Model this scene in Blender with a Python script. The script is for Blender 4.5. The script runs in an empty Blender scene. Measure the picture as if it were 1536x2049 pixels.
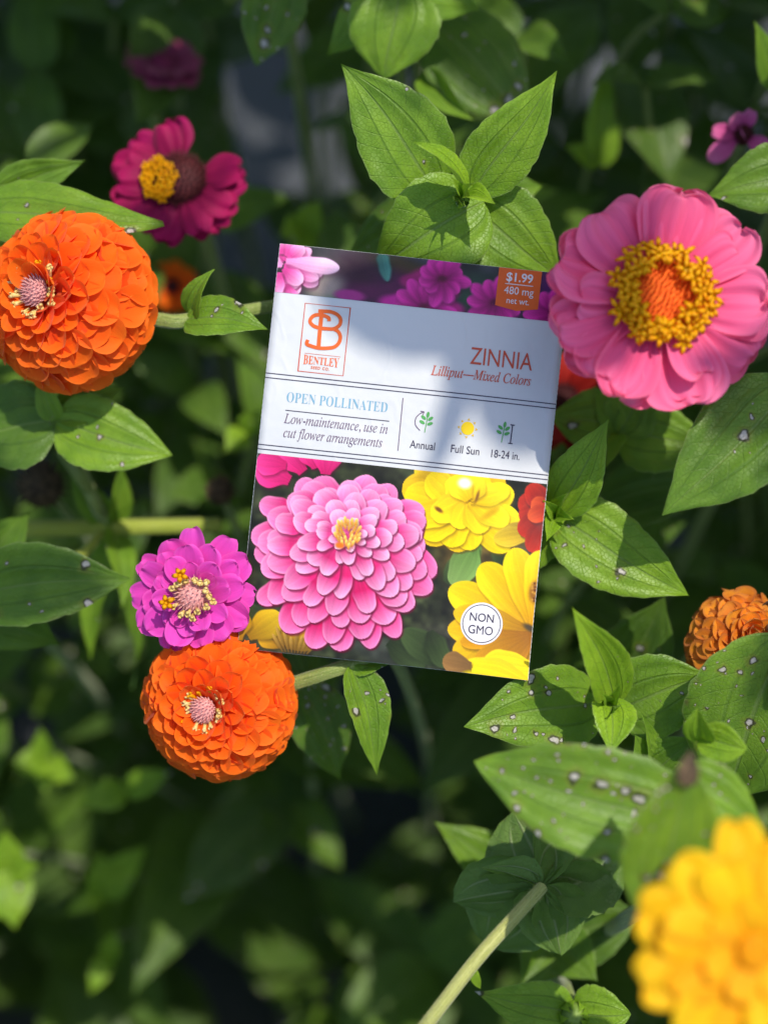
import bpy, math, random
import numpy as np
from mathutils import Vector, Matrix
sin, cos, pi = math.sin, math.cos, math.pi
R_ = math.radians
SC = bpy.context.scene
COL = SC.collection
random.seed(7)

# ------------------------------------------------------------------ camera, sky, sun, exposure
TILT = R_(24)
D = 0.45                                    # camera to seed packet
Rv = Vector((1, 0, 0)); Uv = Vector((0, cos(TILT), sin(TILT))); Nv = Vector((0, -sin(TILT), cos(TILT)))
ORI = Vector((0, 0, 0.46))
cam = bpy.data.cameras.new('camera'); camo = bpy.data.objects.new('camera', cam); COL.objects.link(camo)
cam.sensor_fit = 'HORIZONTAL'; cam.sensor_width = 24; cam.lens = 50
cam.clip_start = 0.01; cam.clip_end = 200
camo.location = ORI + Nv * D; camo.rotation_euler = (TILT, 0, 0)
cam.dof.use_dof = True; cam.dof.focus_distance = D - 0.004; cam.dof.aperture_fstop = 3.4
SC.camera = camo
PX = 0.216 / 1536                           # metres per photo pixel on the packet's plane

SUN = (Rv * 0.30 + Uv * 0.50 + Nv * 0.81).normalized()
el = math.asin(SUN.z); az = math.atan2(SUN.x, SUN.y)
w = bpy.data.worlds.new('World'); SC.world = w; w.use_nodes = True
nt = w.node_tree; bg = nt.nodes['Background']
sky = nt.nodes.new('ShaderNodeTexSky'); sky.sky_type = 'NISHITA'; sky.sun_disc = False
sky.sun_elevation = el; sky.sun_rotation = az; sky.altitude = 100; sky.air_density = 1.0; sky.dust_density = 1.2
nt.links.new(sky.outputs[0], bg.inputs[0]); bg.inputs[1].default_value = 0.15
sl = bpy.data.lights.new('sun', 'SUN'); sl.energy = 2.95; sl.angle = R_(0.53); sl.color = (1.0, 0.94, 0.82)
so = bpy.data.objects.new('sun', sl); COL.objects.link(so); so.rotation_euler = SUN.to_track_quat('Z', 'Y').to_euler()
SC.view_settings.view_transform = 'Standard'; SC.view_settings.look = 'None'
SC.view_settings.exposure = 0.47; SC.view_settings.gamma = 1
SC.render.engine = 'CYCLES'
cy = SC.cycles
cy.max_bounces = 7; cy.diffuse_bounces = 4; cy.glossy_bounces = 2; cy.transmission_bounces = 5
cy.use_denoising = True; cy.sample_clamp_indirect = 4; cy.caustics_reflective = False; cy.caustics_refractive = False

# ------------------------------------------------------------------ helpers
def P(x, y, h=0.0):
    """a spot h metres nearer the camera than the packet, seen at photo pixel x, y"""
    k = (D - h) / D
    return ORI + Rv * ((x - 768) * PX * k) + Uv * ((1024.5 - y) * PX * k) + Nv * h
def V(r, u, n): return (Rv * r + Uv * u + Nv * n)
def S(n, h=0.0): return n * PX * (D - h) / D
def lin(c):
    c = np.asarray(c, float) / 255
    return np.where(c <= 0.04045, c / 12.92, ((c + 0.055) / 1.055) ** 2.4)
def L4(*c): return (*[float(v) for v in lin(c)], 1.0)

def empty(name, loc, label, cat, group=None):
    o = bpy.data.objects.new(name, None); COL.objects.link(o); o.location = loc
    o.empty_display_size = 0.01
    o['label'] = label; o['category'] = cat
    if group: o['group'] = group
    return o

def obj(name, verts, faces, m, parent=None, uv=None, uv2=None, col=None, smooth=True, label=None):
    """verts are world positions (or local to the parent when given as such by the caller)"""
    me = bpy.data.meshes.new(name)
    off = parent.location if parent else Vector((0, 0, 0))
    pr = parent
    while pr is not None and pr.parent is not None:
        pr = pr.parent; off = off + pr.location
    va = np.array([tuple(v) for v in verts], dtype=float) - np.array(tuple(off))
    me.from_pydata(va.tolist(), [], faces)
    if smooth: me.polygons.foreach_set('use_smooth', [True] * len(me.polygons))
    if uv is not None or uv2 is not None:
        li = np.empty(len(me.loops), dtype=np.int32); me.loops.foreach_get('vertex_index', li)
        for nm, a in (('UVMap', uv), ('UVReal', uv2)):
            if a is not None:
                l = me.uv_layers.new(name=nm); l.data.foreach_set('uv', np.asarray(a, dtype=np.float32)[li].ravel())
    if col is not None:
        a = me.color_attributes.new('tint', 'FLOAT_COLOR', 'POINT')
        c = np.asarray(col, dtype=np.float32)
        if c.ndim == 1: c = np.tile(c, (len(verts), 1))
        a.data.foreach_set('color', c.ravel())
    me.materials.append(m); me.update()
    o = bpy.data.objects.new(name, me); COL.objects.link(o)
    if parent: o.parent = parent
    if label: o['label'] = label
    return o

class NT:
    """tiny node-tree writer"""
    def __init__(s, name):
        s.m = bpy.data.materials.new(name); s.m.use_nodes = True; s.t = s.m.node_tree; s.t.nodes.clear()
        s.out = s.n('OutputMaterial')
    def n(s, kind, **kw):
        nd = s.t.nodes.new('ShaderNode' + kind)
        for k, v in kw.items(): setattr(nd, k, v)
        return nd
    def put(s, sock, v):
        if hasattr(v, 'is_output') or isinstance(v, bpy.types.NodeSocket): s.t.links.new(v, sock)
        else: sock.default_value = v
    def math(s, op, a, b=0.0, c=None, clamp=False):
        nd = s.n('Math', operation=op, use_clamp=clamp); s.put(nd.inputs[0], a); s.put(nd.inputs[1], b)
        if c is not None: s.put(nd.inputs[2], c)
        return nd.outputs[0]
    def mix(s, f, a, b, blend='MIX'):
        nd = s.n('Mix', data_type='RGBA', blend_type=blend); s.put(nd.inputs[0], f); s.put(nd.inputs[6], a); s.put(nd.inputs[7], b)
        return nd.outputs[2]
    def ramp(s, v, a, b, lo=0.0, hi=1.0):
        nd = s.n('MapRange', interpolation_type='SMOOTHSTEP'); s.put(nd.inputs[0], v)
        s.put(nd.inputs[1], a); s.put(nd.inputs[2], b); s.put(nd.inputs[3], lo); s.put(nd.inputs[4], hi)
        return nd.outputs[0]
    def noise(s, vec, scale, detail=3.0, rough=0.5):
        nd = s.n('TexNoise'); s.put(nd.inputs['Scale'], scale); nd.inputs['Detail'].default_value = detail; nd.inputs['Roughness'].default_value = rough
        if vec is not None: s.put(nd.inputs['Vector'], vec)
        return nd.outputs[0]
    def uv(s, name): return s.n('UVMap', uv_map=name).outputs[0]
    def obj(s): return s.n('TexCoord').outputs['Object']
    def scale(s, vec, v):
        nd = s.n('Mapping'); s.put(nd.inputs[0], vec); nd.inputs['Scale'].default_value = v; return nd.outputs[0]
    def bump(s, h, strength, dist):
        nd = s.n('Bump'); s.put(nd.inputs['Height'], h); nd.inputs['Strength'].default_value = strength; nd.inputs['Distance'].default_value = dist
        return nd.outputs[0]
    def bsdf(s, color, rough=0.5, spec=0.3, normal=None, trans=0.0, tcol=None, sheen=0.0):
        p = s.n('BsdfPrincipled'); s.put(p.inputs['Base Color'], color); s.put(p.inputs['Roughness'], rough)
        p.inputs['Specular IOR Level'].default_value = spec
        if sheen: p.inputs['Sheen Weight'].default_value = sheen
        if normal is not None: s.put(p.inputs['Normal'], normal)
        o = p.outputs[0]
        if trans:
            t = s.n('BsdfTranslucent'); s.put(t.inputs[0], tcol if tcol is not None else color)
            if normal is not None: s.put(t.inputs['Normal'], normal)
            mx = s.n('MixShader'); mx.inputs[0].default_value = trans; s.put(mx.inputs[1], o); s.put(mx.inputs[2], t.outputs[0]); o = mx.outputs[0]
        s.t.links.new(o, s.out.inputs[0]); return s.m

# ------------------------------------------------------------------ materials
def leaf_material():
    b = NT('zinnia_leaf')
    uv = b.uv('UVMap'); ur = b.uv('UVReal')
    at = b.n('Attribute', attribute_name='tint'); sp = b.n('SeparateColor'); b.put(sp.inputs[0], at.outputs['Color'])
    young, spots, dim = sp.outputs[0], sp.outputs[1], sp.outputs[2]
    s = b.n('SeparateXYZ'); b.put(s.inputs[0], uv); u, v = s.outputs[0], s.outputs[1]
    av = b.math('ABSOLUTE', b.math('MULTIPLY_ADD', v, 2.0, -1.0))
    mid = b.ramp(av, 0.012, 0.05, 1.0, 0.0)
    side = b.ramp(b.math('ABSOLUTE', b.math('SUBTRACT', av, b.math('MULTIPLY_ADD', u, -0.12, 0.46))), 0.006, 0.045, 1.0, 0.0)
    side = b.math('MULTIPLY', side, b.ramp(u, 0.75, 0.95, 1.0, 0.0))
    wv = b.math('SINE', b.math('MULTIPLY', b.math('MULTIPLY_ADD', av, -0.26, u), 62.0))
    sec = b.math('MULTIPLY', b.ramp(wv, 0.93, 1.0), b.ramp(av, 0.05, 0.12))
    vo = b.n('TexVoronoi', feature='DISTANCE_TO_EDGE', voronoi_dimensions='2D'); b.put(vo.inputs['Vector'], ur); vo.inputs['Scale'].default_value = 900
    net = b.ramp(vo.outputs['Distance'], 0.0, 0.09, 1.0, 0.0)
    n1 = b.noise(ur, 110, 4); n2 = b.noise(ur, 900, 2); n3 = b.noise(ur, 35, 2)
    old = b.mix(b.ramp(n1, 0.3, 0.7), (0.085, 0.205, 0.014, 1), (0.170, 0.330, 0.024, 1))
    new = b.mix(b.ramp(n1, 0.3, 0.7), (0.25, 0.46, 0.014, 1), (0.36, 0.58, 0.024, 1))
    c = b.mix(young, old, new)
    c = b.mix(dim, c, b.mix(0.75, c, (0.018, 0.055, 0.016, 1)))  # darker green for older leaves; also puts shade of the bed into the colour
    c = b.mix(b.math('MULTIPLY', n3, 0.30), c, (0.19, 0.27, 0.025, 1))
    c = b.mix(b.math('MULTIPLY', mid, 0.65), c, (0.20, 0.30, 0.07, 1))
    c = b.mix(b.math('MULTIPLY', side, 0.30), c, (0.03, 0.09, 0.012, 1))
    c = b.mix(b.math('MULTIPLY', sec, 0.14), c, (0.17, 0.26, 0.06, 1))
    c = b.mix(b.math('MULTIPLY', net, 0.10), c, (0.03, 0.08, 0.012, 1))
    c = b.mix(b.math('MULTIPLY', b.ramp(n2, 0.62, 0.78), 0.25), c, (0.28, 0.38, 0.12, 1))
    c = b.mix(b.math('MULTIPLY', b.math('MULTIPLY', b.ramp(av, 0.86, 1.0), b.ramp(b.noise(ur, 120, 3), 0.56, 0.68)), b.math('MULTIPLY', spots, 1.6, clamp=True)), c, (0.13, 0.085, 0.035, 1))
    edge = b.ramp(av, 0.955, 0.995)
    c = b.mix(b.math('MULTIPLY', edge, 0.5), c, (0.26, 0.34, 0.11, 1))
    # pale blight spots with dark rims
    clus = b.ramp(b.noise(ur, 42, 1), 0.38, 0.58, 0.25, 1.0)
    urw = b.n('VectorMath', operation='MULTIPLY_ADD'); b.put(urw.inputs[0], b.n('TexNoise').outputs[1]); urw.inputs[1].default_value = (0.0034, 0.0034, 0); b.put(urw.inputs[2], ur)
    tn = urw.inputs[0].links[0].from_node; b.put(tn.inputs['Vector'], ur); tn.inputs['Scale'].default_value = 260
    for sc, k in ((170, 0.75), (460, 0.30)):
        vv = b.n('TexVoronoi', feature='F1', voronoi_dimensions='2D'); b.put(vv.inputs['Vector'], urw.outputs[0]); vv.inputs['Scale'].default_value = sc
        sc_ = b.n('SeparateColor'); b.put(sc_.inputs[0], vv.outputs['Color'])
        on = b.math('LESS_THAN', sc_.outputs[0], b.math('MULTIPLY', b.math('MULTIPLY', spots, clus), k))
        rad = b.math('MULTIPLY_ADD', b.math('POWER', sc_.outputs[1], 1.7), 0.17, 0.055)
        d = b.math('ADD', vv.outputs['Distance'], b.math('MULTIPLY', b.math('SUBTRACT', n2, 0.5), 0.10))
        rel = b.math('DIVIDE', d, rad)
        c = b.mix(b.math('MULTIPLY', on, b.ramp(rel, 1.6, 3.4, 0.45, 0.0)), c, (0.24, 0.27, 0.03, 1))
        c = b.mix(b.math('MULTIPLY', on, b.ramp(rel, 1.25, 1.75, 0.85, 0.0)), c, (0.035, 0.022, 0.022, 1))
        c = b.mix(b.math('MULTIPLY', on, b.ramp(rel, 0.75, 1.05, 1.0, 0.0)), c, (0.60, 0.56, 0.50, 1))
    geo = b.n('NewGeometry')
    bk = b.mix(0.55, c, (0.15, 0.24, 0.07, 1)); bk = b.mix(b.math('MULTIPLY', b.math('MAXIMUM', mid, side), 0.7), bk, (0.34, 0.42, 0.18, 1))
    c = b.mix(geo.outputs['Backfacing'], c, bk)
    hgt = b.math('ADD', b.math('MULTIPLY', n1, 0.6), b.math('MULTIPLY', net, -0.35))
    hgt = b.math('ADD', hgt, b.math('MULTIPLY', b.math('ADD', mid, b.math('ADD', side, b.math('MULTIPLY', sec, 0.4))), -0.9))
    hgt = b.math('ADD', hgt, b.math('MULTIPLY', n2, 0.35))
    nr = b.bump(hgt, 0.62, 0.0005)
    tc = b.mix(0.5, c, (0.30, 0.50, 0.02, 1))
    return b.bsdf(c, 0.44, 0.42, nr, 0.30, tc, sheen=0.02)

def petal_material(name, base, mid, tip, trans=0.32, streak=0.25, vein=(0, 0, 0), rough=0.62, brown=0.0, rim=None):
    b = NT(name)
    uv = b.uv('UVMap'); at = b.n('Attribute', attribute_name='tint'); sp = b.n('SeparateColor'); b.put(sp.inputs[0], at.outputs['Color'])
    s = b.n('SeparateXYZ'); b.put(s.inputs[0], uv); u = s.outputs[0]
    st = b.noise(b.scale(uv, (2.0, 34.0, 1)), 1.0, 2)
    c = b.mix(b.ramp(u, 0.0, 0.5), (*base, 1), (*mid, 1)); c = b.mix(b.ramp(u, 0.5, 1.0), c, (*tip, 1))
    c = b.mix(b.math('MULTIPLY', b.ramp(st, 0.45, 0.75), streak), c, (*[x * 0.62 for x in mid], 1))
    c = b.mix(b.math('MULTIPLY', sp.outputs[0], 0.6), c, b.mix(1.0, c, (0.98, 1.45, 1.3, 1), 'MULTIPLY'))
    c = b.mix(b.math('MULTIPLY', sp.outputs[1], 0.15), c, b.mix(1.0, c, (0.82, 0.72, 0.75, 1), 'MULTIPLY'))
    sv = b.math('ABSOLUTE', b.math('MULTIPLY_ADD', s.outputs[1], 2.0, -1.0))
    rm = b.math('MAXIMUM', b.ramp(sv, 0.72, 1.0), b.ramp(u, 0.86, 1.0))
    c = b.mix(b.math('MULTIPLY', rm, 0.55), c, (*rim, 1)) if rim else c
    if brown:
        nb = b.noise(b.obj(), 140, 4)
        c = b.mix(b.math('MULTIPLY', b.ramp(b.math('ADD', nb, b.math('MULTIPLY', sp.outputs[1], 0.4)), 0.56, 0.72), brown), c, (0.10, 0.045, 0.018, 1))
    h = b.math('ADD', st, b.math('MULTIPLY', b.noise(b.obj(), 1500, 2), 0.4))
    return b.bsdf(c, rough, 0.22, b.bump(h, 0.35, 0.0003), trans, b.mix(1.0, c, (1.1, 1.05, 1.0, 1), 'MULTIPLY'), sheen=0.12)

def plain_material(name, c1, c2, scale=300, rough=0.6, trans=0.0, bump=0.4, dist=0.0004, spec=0.3, stretch=(1, 1, 1)):
    b = NT(name)
    n = b.noise(b.scale(b.obj(), stretch), scale, 4)
    c = b.mix(b.ramp(n, 0.3, 0.7), (*c1, 1), (*c2, 1))
    return b.bsdf(c, rough, spec, b.bump(n, bump, dist), trans)

def stem_material(name, c1, c2):
    b = NT(name)
    uv = b.uv('UVMap')
    n = b.noise(b.scale(uv, (3.0, 26.0, 1)), 1.0, 3); n2 = b.noise(b.obj(), 1800, 3)
    c = b.mix(b.ramp(n, 0.3, 0.7), (*c1, 1), (*c2, 1)); c = b.mix(b.math('MULTIPLY', b.ramp(n2, 0.5, 0.7), 0.4), c, (0.45, 0.48, 0.22, 1))
    return b.bsdf(c, 0.55, 0.3, b.bump(b.math('ADD', n, n2), 0.5, 0.0004), 0.0, sheen=0.25)

M_LEAF = leaf_material()
M_STEM = stem_material('green_stem', (0.16, 0.22, 0.04), (0.27, 0.33, 0.08))
M_STEM_PALE = stem_material('pale_stem', (0.36, 0.38, 0.09), (0.50, 0.50, 0.17))
M_STEM_LIME = stem_material('lime_stem', (0.26, 0.32, 0.02), (0.36, 0.40, 0.05))
M_ORANGE = petal_material('orange_petal', (0.85, 0.055, 0.002), (1.0, 0.125, 0.002), (1.0, 0.155, 0.003), 0.36, 0.10, rim=(1.0, 0.21, 0.012))
M_MAGENTA = petal_material('violet_petal', (0.48, 0.03, 0.27), (0.78, 0.048, 0.43), (0.78, 0.058, 0.45), 0.22, 0.30, rim=(0.84, 0.12, 0.54))
M_PINK = petal_material('pink_petal', (0.82, 0.040, 0.18), (0.93, 0.105, 0.265), (0.95, 0.155, 0.33), 0.28, 0.35, rim=(0.95, 0.21, 0.38))
M_CRIMSON = petal_material('crimson_petal', (0.12, 0.001, 0.028), (0.32, 0.0015, 0.070), (0.46, 0.003, 0.105), 0.28, 0.3)
M_MAUVE = petal_material('mauve_petal', (0.44, 0.03, 0.17), (0.72, 0.10, 0.34), (0.80, 0.17, 0.42), 0.30, 0.3)
M_DUSKY = petal_material('dusky_pink_petal', (0.22, 0.02, 0.06), (0.38, 0.045, 0.13), (0.50, 0.08, 0.18), 0.28, 0.3)
M_YELLOW = petal_material('yellow_petal', (0.92, 0.41, 0.001), (0.95, 0.45, 0.002), (0.96, 0.49, 0.003), 0.32, 0.15)
M_FADED = petal_material('faded_orange_petal', (0.85, 0.16, 0.006), (0.95, 0.25, 0.010), (0.95, 0.32, 0.02), 0.30, 0.35, brown=0.24, rim=(0.5, 0.16, 0.05))
M_RED = petal_material('dark_red_petal', (0.22, 0.004, 0.004), (0.40, 0.012, 0.008), (0.42, 0.015, 0.010), 0.25, 0.2)
M_FLORET = plain_material('yellow_floret', (1.0, 0.46, 0.0005), (1.0, 0.58, 0.003), 900, 0.5, 0.42)
M_CREAM = plain_material('cream_floret', (0.85, 0.58, 0.14), (0.90, 0.72, 0.32), 900, 0.55, 0.2)
M_DISC_PINK = plain_material('dusty_pink_disc', (0.55, 0.20, 0.20), (0.80, 0.42, 0.38), 1600, 0.7)
M_DISC_ORANGE = plain_material('orange_disc', (0.74, 0.09, 0.002), (0.86, 0.17, 0.003), 1600, 0.7)
M_DISC_DARK = plain_material('maroon_disc', (0.035, 0.006, 0.008), (0.10, 0.012, 0.015), 1600, 0.7)
M_BROWN = plain_material('withered_brown', (0.045, 0.030, 0.018), (0.13, 0.085, 0.045), 400, 0.8)
M_CALYX = plain_material('green_calyx', (0.12, 0.20, 0.03), (0.22, 0.32, 0.06), 500, 0.55)

# ------------------------------------------------------------------ leaves, petals, stems
def leaf_arrays(base, tip, nrm, width, bend=0.06, fold=0.22, seed=0, nu=26, nv=14, curl=0.0, wav=0.02, twist=0.0, a=0.5, e=0.95, young=0.0, spots=0.0, dim=0.0):
    rnd = random.Random(seed)
    base = Vector(base); tip = Vector(tip)
    x = tip - base; Ln = x.length; x.normalize()
    y = Vector(nrm).cross(x).normalized(); n = x.cross(y).normalized()
    e = e + 0.16
    up = a / (a + e); norm = (up ** a) * ((1 - up) ** e)
    ph = [rnd.uniform(0, 6.28) for _ in range(6)]
    vs, uv, uvr = [], [], []
    sx, sy = rnd.uniform(0, 9), rnd.uniform(0, 9)
    for i in range(nu + 1):
        u = 0.004 + 0.996 * (i / nu) ** 1.05
        c = base + x * (u * Ln) + n * (bend * Ln * 4 * u * (1 - u) - curl * Ln * u ** 3) + y * (0.025 * Ln * sin(ph[5] + 3 * u) * (1 - u) * u * 4)
        wd = width * 0.5 * (u ** a) * (max(1 - u, 0) ** e) / norm * (1 - 0.25 * smooth(0.7, 1.0, u))
        tw = twist * u
        yy = y * cos(tw) + n * sin(tw); nn = n * cos(tw) - y * sin(tw)
        for j in range(nv + 1):
            v = -1 + 2 * j / nv
            av = abs(v)
            z = 1.35 * fold * wd * (math.sqrt(av * av + 0.012) - 0.11) - 0.10 * wd * v * v * v * v
            z += 0.048 * wd * cos(2 * pi * (av - 0.44 + 0.12 * u) / 0.5) * (1 if av < 0.9 else 0.4)          # raised quilts between the three veins
            z += wav * Ln * av * av * sin(9 * u + ph[0] + (1.7 if v > 0 else 0)) * 0.6
            z += 0.012 * Ln * sin(5 * u + ph[1]) * v
            z += 0.004 * Ln * sin(24 * u + ph[2] + 3 * v) * av
            jag = 1 + (0.018 * sin(41 * u + ph[3]) + 0.012 * sin(67 * u + ph[4])) * (1 if j in (0, nv) else 0)
            vs.append(c + yy * (wd * v * jag) + nn * z)
            uv.append((u, v * 0.5 + 0.5)); uvr.append((sx + u * Ln, sy + v * wd))
    fs = [(i * (nv + 1) + j, (i + 1) * (nv + 1) + j, (i + 1) * (nv + 1) + j + 1, i * (nv + 1) + j + 1) for i in range(nu) for j in range(nv)]
    fs = [(q[0], q[1], q[2], q[3]) for q in fs]
    return vs, fs, uv, uvr, (young, spots, dim, 1.0)

SEED = [100]
def leaf(parent, base, tip, width, nrm=None, label=None, **kw):
    SEED[0] += 1
    kw.setdefault('twist', random.Random(SEED[0] * 3).uniform(-0.28, 0.28)); kw.setdefault('wav', random.Random(SEED[0] * 5).uniform(0.012, 0.034))
    vs, fs, uv, uvr, c = leaf_arrays(base, tip, nrm if nrm is not None else Nv, width, seed=kw.pop('seed', SEED[0]), **kw)
    return obj('leaf', vs, fs, M_LEAF, parent, uv, uvr, c, label=label)

def tube_arrays(pts, rad, ns=10, nseg=10, wob=0.0, seed=0, hair=0):
    rnd = random.Random(seed)
    pts = [Vector(p) for p in pts]
    if len(pts) == 2: pts = [pts[0], pts[0].lerp(pts[1], 0.5), pts[1]]
    rr = rad if isinstance(rad, (list, tuple)) else [rad, rad]
    ext = [pts[0] * 2 - pts[1]] + pts + [pts[-1] * 2 - pts[-2]]
    line = []
    for k in range(1, len(ext) - 2):
        p0, p1, p2, p3 = ext[k - 1:k + 3]
        for i in range(nseg):
            t = i / nseg
            line.append(0.5 * ((2 * p1) + (p2 - p0) * t + (2 * p0 - 5 * p1 + 4 * p2 - p3) * t * t + (3 * p1 - p0 - 3 * p2 + p3) * t ** 3))
    line.append(ext[-2])
    nrm_ = []; vs, uv = [], []; m = len(line); ref = Vector((0.31, 0.2, 0.93)); acc = 0
    for i, p in enumerate(line):
        t = (line[min(i + 1, m - 1)] - line[max(i - 1, 0)]).normalized()
        a = t.cross(ref)
        if a.length < 1e-3: a = t.cross(Vector((1, 0, 0)))
        a.normalize(); b_ = t.cross(a)
        if i: acc += (p - line[i - 1]).length
        f = i / (m - 1) * (len(rr) - 1); k = min(int(f), len(rr) - 2); r = rr[k] + (rr[k + 1] - rr[k]) * (f - k)
        for j in range(ns + 1):
            th = 2 * pi * j / ns
            q = r * (1 + 0.05 * cos(4 * th) + wob * rnd.uniform(-1, 1) * (j < ns))
            vs.append(p + a * (q * cos(th)) + b_ * (q * sin(th))); uv.append((acc / 0.03, j / ns))
            nrm_.append(a * cos(th) + b_ * sin(th))
    fs = [(i * (ns + 1) + j, i * (ns + 1) + j + 1, (i + 1) * (ns + 1) + j + 1, (i + 1) * (ns + 1) + j) for i in range(m - 1) for j in range(ns)]
    for k in range(hair):                                              # fine bristles along the stem
        i = rnd.randrange(len(nrm_) - ns - 2); f = rnd.random(); p = vs[i].lerp(vs[i + ns + 1], f); n = nrm_[i]
        d = (n + Vector((rnd.gauss(0, .3), rnd.gauss(0, .3), rnd.gauss(0, .3)))).normalized(); sd = d.cross(vs[i + ns + 1] - vs[i]).normalized() * 0.00006
        b = len(vs); vs += [p - sd, p + sd, p + d * rnd.uniform(0.0004, 0.0010)]; uv += [(0, 0)] * 3; fs.append((b, b + 1, b + 2))
    return vs, fs, uv
def tube(name, parent, pts, rad, m, **kw):
    SEED[0] += 1
    vs, fs, uv = tube_arrays(pts, rad, seed=SEED[0], **kw)
    return obj(name, vs, fs, m, parent, uv)

def smooth(a, b, x):
    t = min(max((x - a) / (b - a), 0), 1); return t * t * (3 - 2 * t)

def petal_arrays(base, d, nrm, Ln, W, curl=0.5, cup=0.25, notch=0.06, ridge=0.03, base_w=0.32, seed=0, nu=12, nv=10, ruffle=0.03, tipcurl=0.0, round_=0.55, side=0.0, rf=3.0):
    rnd = random.Random(seed); d = Vector(d).normalized()
    y = Vector(nrm).cross(d).normalized(); n = d.cross(y).normalized()
    ph = [rnd.uniform(0, 6.28) for _ in range(4)]
    c = Vector(base); ang = 0.0; pu = 0.0; vs, uv = [], []
    for i in range(nu + 1):
        t = i / nu; u = 1 - (1 - t) ** 1.5 if t > 0 else 0
        du = u - pu; pu = u
        ang = curl * u + tipcurl * u ** 4
        ax = d * cos(ang) + n * sin(ang); nn = n * cos(ang) - d * sin(ang)
        c = c + ax * (Ln * du) + y * (side * Ln * du * u)
        g = base_w + (1 - base_w) * smooth(0, round_, u)
        if u > round_: g *= math.sqrt(max(1 - ((u - round_) / (1 - round_)) ** 2.3, 0))
        wd = W * 0.5 * max(g, 0.09)
        for j in range(nv + 1):
            v = -1 + 2 * j / nv
            z = cup * wd * (v * v - 0.3) + ridge * W * cos(rf * pi * v + 0.6 * sin(ph[3])) * smooth(0.05, 0.4, u) + ruffle * Ln * sin(4.2 * v + ph[0]) * u * u
            z += ruffle * 0.6 * Ln * sin(7 * u + ph[1]) * v * v
            lx = -notch * Ln * u ** 6 * math.exp(-(wd * v / (0.17 * W)) ** 2) + 0.02 * Ln * sin(9 * wd * v / W + ph[2]) * u ** 4
            vs.append(c + y * (wd * v) + nn * z + ax * lx); uv.append((u, v * 0.5 + 0.5))
    fs = [(i * (nv + 1) + j, (i + 1) * (nv + 1) + j, (i + 1) * (nv + 1) + j + 1, i * (nv + 1) + j + 1) for i in range(nu) for j in range(nv)]
    return vs, fs, uv

def merge(parts):
    vs, fs, uv = [], [], []
    for v, f, u in parts:
        k = len(vs); vs += v; uv += u; fs += [tuple(i + k for i in q) for q in f]
    return vs, fs, uv

def frame(axis):
    a = Vector(axis).normalized(); t = Uv if abs(a.dot(Uv)) < 0.9 else Rv
    x = t.cross(a).normalized(); return x, a.cross(x).normalized(), a

def dome_arrays(c, axis, r, h, nr=8, nth=20, bump=0.0, seed=0, skirt=0.0):
    rnd = random.Random(seed); x, y, a = frame(axis); vs, uv = [], []
    for i in range(nr + 1):
        t = i / nr * pi / 2 * (1 + skirt)
        for j in range(nth):
            th = 2 * pi * j / nth; q = 1 + bump * rnd.uniform(-1, 1)
            vs.append(Vector(c) + (x * cos(th) + y * sin(th)) * (r * sin(t) * q) + a * (h * cos(t) * q)); uv.append((i / nr, j / nth))
    fs = [(i * nth + j, (i + 1) * nth + j, (i + 1) * nth + (j + 1) % nth, i * nth + (j + 1) % nth) for i in range(nr) for j in range(nth)]
    return vs, fs, uv

def spikes_arrays(c, axis, r, h, n, ln, rad, seed=0, spread=0.5):
    """a fuzzy cushion of short pointed scales on a dome"""
    rnd = random.Random(seed); x, y, a = frame(axis); out = [dome_arrays(c, axis, r, h, 6, 18)]
    for i in range(n):
        f = math.sqrt((i + 0.5) / n); th = i * 2.39996
        t = f * pi / 2 * 0.95
        nn = (x * cos(th) + y * sin(th)) * sin(t) + a * cos(t)
        p = Vector(c) + (x * cos(th) + y * sin(th)) * (r * sin(t)) + a * (h * cos(t))
        dr = (nn * spread + a * (1 - spread)).normalized(); l = ln * rnd.uniform(0.7, 1.2)
        e1 = dr.cross(x + y * 0.3).normalized(); e2 = dr.cross(e1)
        v = [p + (e1 * cos(k * 2.0944) + e2 * sin(k * 2.0944)) * rad for k in range(3)] + [p + dr * l]
        out.append((v, [(0, 1, 3), (1, 2, 3), (2, 0, 3)], [(0, 0)] * 3 + [(1, 0)]))
    return merge(out)

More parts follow.
